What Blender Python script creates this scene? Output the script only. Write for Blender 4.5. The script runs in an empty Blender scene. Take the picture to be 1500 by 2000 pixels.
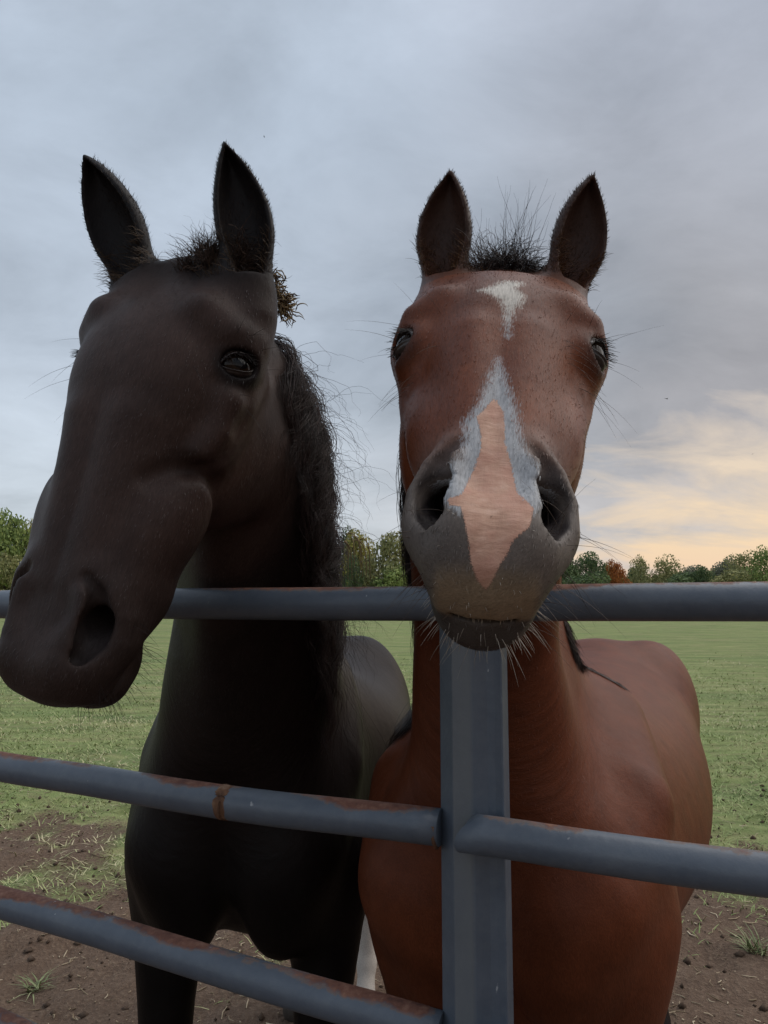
import bpy, bmesh, math, random
import numpy as np
from mathutils import Vector, Matrix

# ------------------------------------------------------------------ camera, sky, sun, exposure
scene = bpy.context.scene
COL = scene.collection
CAM_H = 1.5
PITCH = math.atan(178 / 1500.0)
cam = bpy.data.cameras.new('camera')
cam.sensor_fit = 'VERTICAL'
cam.sensor_height = 36.0
cam.lens = 36.0 * 1500 / 2000
cam.clip_start = 0.05
cam.clip_end = 5000
camo = bpy.data.objects.new('camera', cam)
COL.objects.link(camo)
camo.location = (0, 0, CAM_H)
camo.rotation_euler = (math.pi / 2 + PITCH, 0, 0)
scene.camera = camo

SUN_EL, SUN_AZ = math.radians(52), math.radians(75)      # azimuth from +Y (view direction) towards +X
world = bpy.data.worlds.new('World')
scene.world = world
world.use_nodes = True


def N(nt, typ, loc=None, **kw):
    n = nt.nodes.new(typ)
    for k, v in kw.items():
        if k == 'inputs':
            for a, b in v.items():
                n.inputs[a].default_value = b
        else:
            setattr(n, k, v)
    return n


def link(nt, a, b):
    nt.links.new(a, b)


def ramp(nt, fac, stops, interp='LINEAR'):
    r = nt.nodes.new('ShaderNodeValToRGB')
    r.color_ramp.interpolation = interp
    els = r.color_ramp.elements
    while len(els) < len(stops):
        els.new(0.5)
    for e, (p, c) in zip(els, stops):
        e.position = p
        e.color = (c[0], c[1], c[2], 1) if hasattr(c, '__len__') else (c, c, c, 1)
    if fac is not None:
        nt.links.new(fac, r.inputs[0])
    return r.outputs[0]


def math_(nt, op, a, b=None, clamp=False):
    n = nt.nodes.new('ShaderNodeMath')
    n.operation = op
    n.use_clamp = clamp
    for i, v in enumerate((a, b)):
        if v is None:
            continue
        if hasattr(v, 'is_linked'):
            nt.links.new(v, n.inputs[i])
        else:
            n.inputs[i].default_value = v
    return n.outputs[0]


def mix(nt, fac, a, b, typ='MIX'):
    n = nt.nodes.new('ShaderNodeMix')
    n.data_type = 'RGBA'
    n.blend_type = typ
    n.clamp_factor = True
    for idx, v in ((0, fac), (6, a), (7, b)):
        if hasattr(v, 'is_linked'):
            nt.links.new(v, n.inputs[idx])
        elif idx == 0:
            n.inputs[0].default_value = v
        else:
            n.inputs[idx].default_value = (v[0], v[1], v[2], 1)
    return n.outputs[2]


def noise(nt, vec, scale, detail=4, rough=0.55, dist=0.0, out='Fac'):
    n = nt.nodes.new('ShaderNodeTexNoise')
    n.inputs['Scale'].default_value = scale
    n.inputs['Detail'].default_value = detail
    n.inputs['Roughness'].default_value = rough
    n.inputs['Distortion'].default_value = dist
    if vec is not None:
        nt.links.new(vec, n.inputs['Vector'])
    return n.outputs[out]


def mapping(nt, vec, scale=(1, 1, 1), rot=(0, 0, 0), loc=(0, 0, 0)):
    m = nt.nodes.new('ShaderNodeMapping')
    m.inputs['Scale'].default_value = scale
    m.inputs['Rotation'].default_value = rot
    m.inputs['Location'].default_value = loc
    nt.links.new(vec, m.inputs['Vector'])
    return m.outputs[0]


def build_world():
    nt = world.node_tree
    nt.nodes.clear()
    out = N(nt, 'ShaderNodeOutputWorld')
    bg = N(nt, 'ShaderNodeBackground')
    bg.inputs['Strength'].default_value = 0.1
    sky = N(nt, 'ShaderNodeTexSky')
    sky.sky_type = 'NISHITA'
    sky.sun_disc = False
    sky.sun_elevation = SUN_EL
    sky.sun_rotation = SUN_AZ
    tc = N(nt, 'ShaderNodeTexCoord')
    d = tc.outputs['Generated']
    sep = N(nt, 'ShaderNodeSeparateXYZ')
    link(nt, d, sep.inputs[0])
    z = sep.outputs['Z']
    # clouds live on a plane overhead: project the direction onto it so they flatten towards the horizon
    zc = math_(nt, 'ADD', math_(nt, 'MAXIMUM', z, 0.0), 0.34)
    px = math_(nt, 'DIVIDE', sep.outputs['X'], zc)
    py = math_(nt, 'DIVIDE', sep.outputs['Y'], zc)
    cmb = N(nt, 'ShaderNodeCombineXYZ')
    link(nt, px, cmb.inputs[0]); link(nt, py, cmb.inputs[1])
    pv = cmb.outputs[0]
    n1 = noise(nt, mapping(nt, pv, (1.15, 1.35, 1), (0, 0, 0.5), (3.1, 1.7, 0)), 1.0, 7, 0.52, 0.3)
    n2 = noise(nt, mapping(nt, pv, (3.2, 4.0, 1), (0, 0, 0.4), (7.3, 4.2, 2)), 1.0, 8, 0.6, 0.35)
    n3 = noise(nt, mapping(nt, pv, (2.2, 4.2, 1), (0, 0, 0.1), (1.3, 9.2, 5)), 1.0, 8, 0.58, 0.5)
    # base grey-blue stratus by elevation, x10 because the background strength is 0.1
    cool = ramp(nt, z, [(0.0, (4.9, 5.25, 5.4)), (0.10, (4.7, 5.2, 5.7)), (0.3, (3.65, 4.15, 4.8)),
                        (0.55, (3.8, 4.4, 5.2)), (1.0, (5.2, 5.9, 6.9))])
    grey = ramp(nt, z, [(0.0, (4.6, 4.3, 4.2)), (0.2, (3.3, 3.15, 3.2)), (0.35, (3.05, 3.05, 3.2)),
                        (0.6, (3.7, 4.0, 4.6)), (1.0, (5.0, 5.7, 6.8))])
    # azimuth towards the sunset side
    az = math_(nt, 'ARCTAN2', sep.outputs['X'], sep.outputs['Y'])
    side = N(nt, 'ShaderNodeMapRange', interpolation_type='SMOOTHSTEP')
    link(nt, math_(nt, 'ADD', az, math_(nt, 'MULTIPLY', math_(nt, 'SUBTRACT', n1, 0.5), 0.7)), side.inputs[0])
    side.inputs[1].default_value = -0.2; side.inputs[2].default_value = 0.42
    base = mix(nt, side.outputs[0], cool, grey)
    # soft lumps of lighter and darker cloud
    lump = ramp(nt, n1, [(0.28, 0.74), (0.43, 0.94), (0.6, 1.06), (0.75, 1.2)])
    base = mix(nt, 1.0, base, lump, 'MULTIPLY')
    lump2 = ramp(nt, n2, [(0.26, 0.82), (0.5, 1.0), (0.74, 1.15)])
    base = mix(nt, 1.0, base, lump2, 'MULTIPLY')
    # breaks in the cloud low over the trees, lit by the low sun
    low = N(nt, 'ShaderNodeMapRange', interpolation_type='SMOOTHSTEP')
    link(nt, z, low.inputs[0])
    low.inputs[1].default_value = 0.36; low.inputs[2].default_value = 0.03
    azd = math_(nt, 'ABSOLUTE', math_(nt, 'SUBTRACT', az, 0.62))
    near = N(nt, 'ShaderNodeMapRange', interpolation_type='SMOOTHSTEP')
    link(nt, azd, near.inputs[0])
    near.inputs[1].default_value = 0.64; near.inputs[2].default_value = 0.08
    g = math_(nt, 'MULTIPLY', low.outputs[0], near.outputs[0])
    gap = math_(nt, 'ADD', g, math_(nt, 'MULTIPLY', math_(nt, 'SUBTRACT', n3, 0.5), 2.0))
    gapm = ramp(nt, gap, [(0.30, 0.0), (0.85, 1.0)])
    gapm = math_(nt, 'MULTIPLY', gapm, math_(nt, 'MINIMUM', math_(nt, 'MULTIPLY', g, 4.0), 1.0))
    warm = ramp(nt, z, [(0.0, (6.9, 4.7, 3.4)), (0.08, (7.2, 5.4, 3.5)), (0.16, (6.4, 5.2, 3.9)), (0.3, (4.6, 4.2, 3.9))])
    col = mix(nt, gapm, base, warm)
    # thin clear gaps let a little of the true sky through
    col = mix(nt, 0.06, col, sky.outputs[0])
    link(nt, col, bg.inputs['Color'])
    link(nt, bg.outputs[0], out.inputs['Surface'])


build_world()
sun = bpy.data.lights.new('sun', 'SUN')
sun.energy = 1.4
sun.angle = math.radians(70)
sun.color = (1.0, 0.93, 0.84)
suno = bpy.data.objects.new('sun', sun)
COL.objects.link(suno)
sd = Vector((math.sin(SUN_AZ) * math.cos(SUN_EL), math.cos(SUN_AZ) * math.cos(SUN_EL), math.sin(SUN_EL)))
suno.rotation_euler = sd.to_track_quat('Z', 'Y').to_euler()
suno.location = sd * 50
scene.view_settings.view_transform = 'Standard'
scene.view_settings.look = 'None'
scene.view_settings.gamma = 1
scene.view_settings.exposure = 0.38
scene.view_settings.use_curve_mapping = False

# ------------------------------------------------------------------ object helpers
rng = np.random.default_rng(7)
R = random.Random(11)


def mesh_obj(name, verts, faces, mat=None, parent=None, smooth=True, attrs=None):
    me = bpy.data.meshes.new(name)
    verts = np.asarray(verts, np.float32)
    faces = np.asarray(faces, np.int32)
    k = faces.shape[1]
    me.vertices.add(len(verts)); me.vertices.foreach_set('co', verts.ravel())
    me.loops.add(faces.size); me.loops.foreach_set('vertex_index', faces.ravel())
    me.polygons.add(len(faces))
    me.polygons.foreach_set('loop_start', np.arange(0, faces.size, k, dtype=np.int32))
    try:
        me.polygons.foreach_set('loop_total', np.full(len(faces), k, np.int32))
    except Exception:
        pass
    me.polygons.foreach_set('use_smooth', np.full(len(faces), smooth, bool))
    if attrs:
        for an, (ty, dat) in attrs.items():
            a = me.attributes.new(an, ty, 'POINT')
            a.data.foreach_set('color' if ty == 'FLOAT_COLOR' else 'value', np.asarray(dat, np.float32).ravel())
    me.update(); me.validate()
    if mat:
        me.materials.append(mat)
    ob = bpy.data.objects.new(name, me)
    COL.objects.link(ob)
    if parent:
        ob.parent = parent
    return ob


def tag(o, label=None, cat=None, group=None, kind=None):
    if label: o['label'] = label
    if cat: o['category'] = cat
    if group: o['group'] = group
    if kind: o['kind'] = kind
    return o


def empty(name, loc, label, cat, group=None):
    o = bpy.data.objects.new(name, None)
    o.empty_display_size = 0.1
    COL.objects.link(o)
    o.location = loc
    return tag(o, label, cat, group)


def child(o, parent):
    """Parent o (built in world space) under parent, keeping its place."""
    o.parent = parent
    m = Matrix.Identity(4)
    p = parent
    loc = Vector((0, 0, 0))
    while p is not None:
        loc += p.location
        p = p.parent
    o.location = Vector(o.location) - loc
    return o


def strands(polys, radii, sides=3):
    """Tapered tubes along polylines polys (n,m,3); radii (n,m) -> verts, faces."""
    P = np.asarray(polys, np.float64)
    n, m, _ = P.shape
    T = np.gradient(P, axis=1)
    T /= np.linalg.norm(T, axis=2, keepdims=True) + 1e-12
    ref = np.zeros_like(T); ref[..., 2] = 1
    ref[np.abs(T[..., 2]) > 0.9] = (1, 0, 0)
    A = np.cross(T, ref); A /= np.linalg.norm(A, axis=2, keepdims=True) + 1e-12
    B = np.cross(T, A)
    ang = np.arange(sides) * 2 * np.pi / sides
    V = P[:, :, None, :] + np.asarray(radii)[:, :, None, None] * (np.cos(ang)[None, None, :, None] * A[:, :, None, :] + np.sin(ang)[None, None, :, None] * B[:, :, None, :])
    idx = np.arange(n * m * sides).reshape(n, m, sides)
    a = idx[:, :-1, :]; b = np.roll(idx, -1, 2)[:, :-1, :]
    c = np.roll(idx, -1, 2)[:, 1:, :]; d = idx[:, 1:, :]
    F = np.stack([a, b, c, d], -1).reshape(-1, 4)
    return V.reshape(-1, 3), F


def blades(root, direction, length, width, side, bend=None):
    """Flat tapering blades: root (n,3), direction (n,3) unit, side (n,3) unit -> verts, tri faces (2 segments)."""
    n = len(root)
    L = length[:, None]; W = width[:, None]
    mid = root + direction * L * 0.55
    tip = root + direction * L
    if bend is not None:
        mid = mid + bend * L * 0.12
        tip = tip + bend * L * 0.42
    V = np.stack([root - side * W * .5, root + side * W * .5, mid - side * W * .36, mid + side * W * .36, tip], 1)
    i = np.arange(n)[:, None] * 5
    F = np.stack([i + [0, 1, 3], i + [0, 3, 2], i + [2, 3, 4]], 1).reshape(-1, 3)
    return V.reshape(-1, 3), F


def new_mat(name, rough=0.7, spec=0.5):
    m = bpy.data.materials.new(name)
    m.use_nodes = True
    nt = m.node_tree
    b = nt.nodes['Principled BSDF']
    b.inputs['Roughness'].default_value = rough
    b.inputs['Specular IOR Level'].default_value = spec
    return m, nt, b


def objco(nt):
    return nt.nodes.new('ShaderNodeTexCoord').outputs['Object']


def bump(nt, b, height, strength=0.3, dist=0.01):
    n = nt.nodes.new('ShaderNodeBump')
    n.inputs['Strength'].default_value = strength
    n.inputs['Distance'].default_value = dist
    nt.links.new(height, n.inputs['Height'])
    nt.links.new(n.outputs[0], b.inputs['Normal'])


def attr(nt, name, out='Fac'):
    n = nt.nodes.new('ShaderNodeAttribute')
    n.attribute_name = name
    return n.outputs[out]

# ------------------------------------------------------------------ implicit body modelling
def graded(lo, hi, a, b, hf, hc, g=1.13):
    """Grid line positions: spacing hf inside [a,b], growing to hc outside."""
    mid = list(np.arange(a, b + hf, hf))
    h, p, up = hf, mid[-1], []
    while p < hi:
        h = min(h * g, hc); p += h; up.append(p)
    h, p, dn = hf, mid[0], []
    while p > lo:
        h = min(h * g, hc); p -= h; dn.append(p)
    return np.array(dn[::-1] + mid + up, np.float32)


class Frame:
    """Local axes x (lateral), y (backwards), t (down for a head, up for a body) in world space."""
    def __init__(s, o, M, sym=True, scale=1.0):
        s.o = np.array(o, float); s.M = np.array(M, float); s.sym = sym
        s.sc = np.ones(3) * np.array(scale, float); s.scale = float(s.sc.mean()); s.pad = 0.03

    def to_world(s, p):
        return s.o + (np.asarray(p, float) * s.sc) @ s.M.T

    def to_local(s, P):
        return ((np.asarray(P, float) - s.o) @ s.M) / s.sc


class Field:
    def __init__(s, xs, ys, zs):
        s.ax = (xs, ys, zs)
        s.f = np.full((len(xs), len(ys), len(zs)), 0.3, np.float32)

    def block(s, fr, lo, hi, pad):
        lo = np.array(lo, float) - pad; hi = np.array(hi, float) + pad
        if fr.sym:
            lo[0] = -hi[0]
        c = np.array([[x, y, z] for x in (lo[0], hi[0]) for y in (lo[1], hi[1]) for z in (lo[2], hi[2])])
        w = fr.to_world(c)
        sl = []
        for k in range(3):
            i0 = max(0, np.searchsorted(s.ax[k], w[:, k].min()) - 1)
            i1 = min(len(s.ax[k]), np.searchsorted(s.ax[k], w[:, k].max()) + 1)
            if i1 <= i0:
                return None
            sl.append(slice(i0, i1))
        return tuple(sl)

    def local(s, fr, sl):
        X = s.ax[0][sl[0]] - fr.o[0]
        Y = s.ax[1][sl[1]] - fr.o[1]
        Z = s.ax[2][sl[2]] - fr.o[2]
        out = []
        for k in range(3):
            m = fr.M[:, k] / fr.sc[k]
            q = (X * m[0]).astype(np.float32)[:, None, None] + (Y * m[1]).astype(np.float32)[None, :, None] + (Z * m[2]).astype(np.float32)[None, None, :]
            out.append(q)
        if fr.sym:
            out[0] = np.abs(out[0])
        return out

    def put(s, fr, prim, k=0.01, op='u'):
        d, lo, hi = prim
        sl = s.block(fr, lo, hi, k * 1.3 + 0.012 + fr.pad)
        if sl is None:
            return
        x, y, t = s.local(fr, sl)
        kk = np.float32(k * fr.scale)
        if x.size < 400000:
            v = (d(x, y, t) * fr.scale).astype(np.float32)
        else:                                   # big shape: coarse pass first, exact values only near its skin
            c = 4
            v = (d(x[::c, ::c, ::c], y[::c, ::c, ::c], t[::c, ::c, ::c]) * fr.scale).astype(np.float32)
            for a in range(3):
                v = np.repeat(v, c, a)
            v = np.ascontiguousarray(v[:x.shape[0], :x.shape[1], :x.shape[2]])
            near = np.abs(v) < 0.12 + kk
            v[near] = d(x[near], y[near], t[near]) * fr.scale
        f = s.f[sl]
        if op == 'u':
            h = np.maximum(kk - np.abs(f - v), 0) / kk
            s.f[sl] = np.minimum(f, v) - h * h * kk * 0.25
        else:
            h = np.maximum(kk - np.abs(f + v), 0) / kk
            s.f[sl] = np.maximum(f, -v) + h * h * kk * 0.25


def p_ell(c, r, rot=None):
    c = np.array(c, float); r = np.array(r, float)
    M = np.array(Matrix.Identity(3)) if rot is None else np.array(rot)
    if rot is None:
        lo, hi = c - r, c + r
    else:
        e = np.sqrt((M ** 2 @ r ** 2)); lo, hi = c - e, c + e

    def d(x, y, t):
        q = (x - c[0], y - c[1], t - c[2])
        l = [q[0] * M[0, i] + q[1] * M[1, i] + q[2] * M[2, i] for i in range(3)]
        k0 = np.sqrt(sum((l[i] / r[i]) ** 2 for i in range(3)))
        k1 = np.sqrt(sum((l[i] / r[i] ** 2) ** 2 for i in range(3))) + 1e-6
        return k0 * (k0 - 1) / k1
    return d, lo, hi


def p_chain(pts, rad, sub=1):
    """Round cones through points."""
    pts = np.array(pts, float); rad = np.array(rad, float)
    lo = (pts - rad[:, None]).min(0); hi = (pts + rad[:, None]).max(0)

    def d(x, y, t):
        best = None
        for i in range(len(pts) - 1):
            a, b = pts[i], pts[i + 1]; ab = b - a; L = (ab ** 2).sum()
            h = np.clip(((x - a[0]) * ab[0] + (y - a[1]) * ab[1] + (t - a[2]) * ab[2]) / L, 0, 1)
            v = np.sqrt((x - a[0] - h * ab[0]) ** 2 + (y - a[1] - h * ab[1]) ** 2 + (t - a[2] - h * ab[2]) ** 2) - (rad[i] + (rad[i + 1] - rad[i]) * h)
            best = v if best is None else np.minimum(best, v)
        return best
    return d, lo, hi


def catmull(T, V, ts):
    T = np.array(T, float); V = np.array(V, float)
    if V.ndim == 1:
        V = V[:, None]; sq = True
    else:
        sq = False
    m = np.zeros_like(V)
    h = np.diff(T)[:, None]; s = np.diff(V, axis=0) / h
    m[1:-1] = (s[:-1] * h[1:] + s[1:] * h[:-1]) / (h[:-1] + h[1:])
    m[0] = s[0]; m[-1] = s[-1]
    i = np.clip(np.searchsorted(T, ts, side='right') - 1, 0, len(T) - 2)
    hh = h[i]; u = ((ts - T[i])[:, None]) / hh
    o = (2 * u ** 3 - 3 * u ** 2 + 1) * V[i] + (u ** 3 - 2 * u ** 2 + u) * hh * m[i] + (-2 * u ** 3 + 3 * u ** 2) * V[i + 1] + (u ** 3 - u ** 2) * hh * m[i + 1]
    return o[:, 0] if sq else o


def p_loft(rows, n=2.0, axis=2, nb=None):
    """rows: (s, half width, front edge, back edge[, cx]) along an axis (2 = t, 1 = y); front/back edges along the other one."""
    rows = np.array([list(r) + [0.0] * (5 - len(r)) for r in rows], float)
    ts = np.linspace(rows[0, 0], rows[-1, 0], 4096)
    V = catmull(rows[:, 0], rows[:, 1:], ts)
    A, Fr, Bk, Cx = [V[:, i] for i in range(4)]
    Cy = (Fr + Bk) / 2; B = np.abs(Bk - Fr) / 2
    A = np.maximum(A, 1e-3).astype(np.float32); B = np.maximum(B, 1e-3).astype(np.float32)
    Cy = Cy.astype(np.float32); Cx = Cx.astype(np.float32)
    t0, t1 = np.float32(ts[0]), np.float32(ts[-1]); inv = np.float32(4095 / (ts[-1] - ts[0]))
    hasx = bool(np.abs(Cx).max() > 0)
    e = 2 if axis == 1 else 1
    lo = np.zeros(3); hi = np.zeros(3)
    lo[0] = (Cx - A).min(); hi[0] = (Cx + A).max()
    lo[axis] = ts[0]; hi[axis] = ts[-1]
    lo[e] = np.minimum(Fr, Bk).min(); hi[e] = np.maximum(Fr, Bk).max()

    def d(x, y, t):
        s = t if axis == 2 else y
        w = y if axis == 2 else t
        i = np.clip((s - t0) * inv, 0, 4095).astype(np.int32)
        a = A[i]; b = B[i]; cy = Cy[i]; cx = Cx[i] if hasx else np.float32(0)
        ex = np.maximum(np.maximum(t0 - s, s - t1), 0)
        u = np.abs(x - cx) / a; v = np.abs(w - cy) / b
        if n == 2.0:
            r = np.sqrt(u * u + v * v); g = np.sqrt((u / a) ** 2 + (v / b) ** 2)
            g = g / np.maximum(r, 1e-4)
        else:
            r = (u ** n + v ** n) ** (1 / n)
            g = np.sqrt((u ** (n - 1) / a) ** 2 + (v ** (n - 1) / b) ** 2) / np.maximum(r, 1e-4) ** (n - 1)
        g = np.maximum(g, 1.0 / np.maximum(a, b))
        dd = (r - 1) / g
        return np.where(ex > 0, np.sqrt(np.maximum(dd, 0) ** 2 + ex ** 2), dd)
    return d, lo, hi


def p_tube(nodes, lat, m=28, n=2.0):
    """nodes: (point, half width along lat, half depth); flattened tube along a smooth line. lat: vector or list of vectors."""
    P = np.array([q[0] for q in nodes], float); A = np.array([q[1] for q in nodes]); B = np.array([q[2] for q in nodes])
    s = np.concatenate([[0], np.cumsum(np.linalg.norm(np.diff(P, axis=0), axis=1))])
    ts = np.linspace(0, s[-1], m)
    P = catmull(s, P, ts); A2 = catmull(s, A, ts); B2 = catmull(s, B, ts)
    Lt = np.array(lat, float)
    if Lt.ndim == 1:
        Lt = np.repeat(Lt[None], len(nodes), 0)
    Lt = catmull(s, Lt, ts)
    big = np.maximum(A2, B2)
    lo = (P - big[:, None]).min(0); hi = (P + big[:, None]).max(0)

    def d(x, y, t):
        best = np.full(np.broadcast(x, y, t).shape, 9.0, np.float32)
        for i in range(m - 1):
            a, b = P[i], P[i + 1]; ab = b - a; L = (ab ** 2).sum()
            l = Lt[i] / np.linalg.norm(Lt[i]); tg = ab / math.sqrt(L)
            l = l - tg * (l @ tg); l /= np.linalg.norm(l); dp = np.cross(tg, l)
            h = np.clip(((x - a[0]) * ab[0] + (y - a[1]) * ab[1] + (t - a[2]) * ab[2]) / L, 0, 1)
            vx, vy, vz = x - a[0] - h * ab[0], y - a[1] - h * ab[1], t - a[2] - h * ab[2]
            u = (vx * l[0] + vy * l[1] + vz * l[2]); w = (vx * dp[0] + vy * dp[1] + vz * dp[2]); z = vx * tg[0] + vy * tg[1] + vz * tg[2]
            ra = A2[i] + (A2[i + 1] - A2[i]) * h; rb = B2[i] + (B2[i + 1] - B2[i]) * h
            rz = np.minimum(ra, rb)
            r = np.sqrt((u / ra) ** 2 + (w / rb) ** 2 + (z / rz) ** 2)
            g = np.sqrt((u / ra ** 2) ** 2 + (w / rb ** 2) ** 2 + (z / rz ** 2) ** 2) / np.maximum(r, 1e-4)
            g = np.maximum(g, 1.0 / np.maximum(ra, rb))
            v = ((r - 1) / g).astype(np.float32)
            hh = np.maximum(np.float32(.025) - np.abs(best - v), 0) / np.float32(.025)
            best = np.minimum(best, v) - hh * hh * np.float32(.025 * .25)
        return best + np.float32(.008)
    return d, lo, hi


def surface_nets(F):
    f = F.f; ins = f < 0
    nx, ny, nz = f.shape
    cnt = np.zeros((nx - 1, ny - 1, nz - 1), np.int8)
    for i in (0, 1):
        for j in (0, 1):
            for k in (0, 1):
                cnt += ins[i:nx - 1 + i, j:ny - 1 + j, k:nz - 1 + k]
    cells = np.argwhere((cnt > 0) & (cnt < 8))
    del cnt
    idmap = np.full((nx - 1, ny - 1, nz - 1), -1, np.int32)
    idmap[cells[:, 0], cells[:, 1], cells[:, 2]] = np.arange(len(cells))
    acc = np.zeros((len(cells), 3)); num = np.zeros(len(cells))
    corners = [(i, j, k) for i in (0, 1) for j in (0, 1) for k in (0, 1)]
    vals = {c: f[cells[:, 0] + c[0], cells[:, 1] + c[1], cells[:, 2] + c[2]] for c in corners}
    for a in corners:
        for ax in range(3):
            if a[ax] == 0:
                b = list(a); b[ax] = 1; b = tuple(b)
                va, vb = vals[a], vals[b]
                m = (va < 0) != (vb < 0)
                tt = np.where(m, va / np.where(m, va - vb, 1), 0)
                p = np.zeros((len(cells), 3)); p[:] = a
                p[:, ax] = tt
                acc[m] += p[m]; num[m] += 1
    pos = cells + acc / num[:, None]
    V = np.stack([np.interp(pos[:, k], np.arange(len(F.ax[k])), F.ax[k]) for k in range(3)], 1)
    faces = []
    for ax in range(3):
        s0 = [slice(None)] * 3; s1 = [slice(None)] * 3
        s0[ax] = slice(0, -1); s1[ax] = slice(1, None)
        A, B = ins[tuple(s0)], ins[tuple(s1)]
        e = np.argwhere(A != B)
        u, v = (ax + 1) % 3, (ax + 2) % 3
        ok = (e[:, u] > 0) & (e[:, v] > 0) & (e[:, u] < f.shape[u] - 1) & (e[:, v] < f.shape[v] - 1)
        e = e[ok]
        fl = A[e[:, 0], e[:, 1], e[:, 2]]
        q = []
        for du, dv in ((-1, -1), (0, -1), (0, 0), (-1, 0)):
            c = e.copy(); c[:, u] += du; c[:, v] += dv
            q.append(idmap[c[:, 0], c[:, 1], c[:, 2]])
        q = np.stack(q, 1)
        q[~fl] = q[~fl][:, ::-1]
        faces.append(q)
    return V, np.concatenate(faces)


def relax(V, Q, it=2, lam=0.5, mu=-0.52):
    E = np.concatenate([Q[:, [0, 1]], Q[:, [1, 2]], Q[:, [2, 3]], Q[:, [3, 0]]])
    E = np.unique(np.sort(E, 1), axis=0)
    n = len(V)
    deg = np.bincount(E.ravel(), minlength=n).astype(float)
    for _ in range(it):
        for l in (lam, mu):
            S = np.stack([np.bincount(E[:, 0], V[E[:, 1], k], n) + np.bincount(E[:, 1], V[E[:, 0], k], n) for k in range(3)], 1)
            V = V + l * (S / deg[:, None] - V)
    return V


def normals(V, Q):
    nrm = np.cross(V[Q[:, 2]] - V[Q[:, 0]], V[Q[:, 3]] - V[Q[:, 1]])
    n = np.stack([sum(np.bincount(Q[:, i], nrm[:, k], len(V)) for i in range(4)) for k in range(3)], 1)
    return n / (np.linalg.norm(n, axis=1, keepdims=True) + 1e-12)


def rot_ypr(yaw, pit, rol):
    return np.array(Matrix.Rotation(yaw, 3, 'Z') @ Matrix.Rotation(pit, 3, 'X') @ Matrix.Rotation(rol, 3, 'Y'))


def sstep(e0, e1, x):
    u = np.clip((x - e0) / (e1 - e0), 0, 1)
    return u * u * (3 - 2 * u)

# ------------------------------------------------------------------ ground
def vnoise(x, y, seed=0):
    """Smooth value noise on arrays, 0..1."""
    xi = np.floor(x).astype(np.int64); yi = np.floor(y).astype(np.int64)
    fx = x - xi; fy = y - yi
    fx = fx * fx * (3 - 2 * fx); fy = fy * fy * (3 - 2 * fy)

    def h(a, b):
        n = (a * 374761393 + b * 668265263 + seed * 982451653) & 0xffffffff
        n = ((n ^ (n >> 13)) * 1274126177) & 0xffffffff
        return ((n ^ (n >> 16)) & 0xffff) / 65535.0
    return (h(xi, yi) * (1 - fx) + h(xi + 1, yi) * fx) * (1 - fy) + (h(xi, yi + 1) * (1 - fx) + h(xi + 1, yi + 1) * fx) * fy


def fbm(x, y, seed=0, octv=4):
    v = 0; a = .5; s = 0
    for i in range(octv):
        v = v + a * vnoise(x * 2 ** i + 17 * i, y * 2 ** i - 9 * i, seed + i); s += a; a *= .5
    return v / s


def grass_cover(x, y):
    """0 bare earth trampled along the gate .. 1 grazed turf further out."""
    edge = 3.9 - 0.04 * x + 0.9 * (fbm(x * .7, y * .7, 3) - .5) * 2
    c = (y - edge) / 1.8
    c = c + (fbm(x * 2.2, y * 1.6, 9) - .5) * 2.2 * np.clip(1.6 - (y - edge) / 9, 0, 1)
    return np.clip(c, 0, 1)


def ground_height(x, y):
    r = np.exp(-((y - 3) / 6) ** 2) * np.exp(-(x / 8) ** 2)
    h = (fbm(x * 1.3, y * 1.3, 21) - .5) * .10 + (fbm(x * 6, y * 6, 31, 3) - .5) * .055
    pock = np.clip(vnoise(x * 4.3, y * 4.3, 40) - .66, 0, 1) * -.16
    far = (fbm(x * .05, y * .05, 77) - .5) * .25 * np.clip((np.hypot(x, y) - 12) / 30, 0, 1)
    return (h + pock) * r + far


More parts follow.
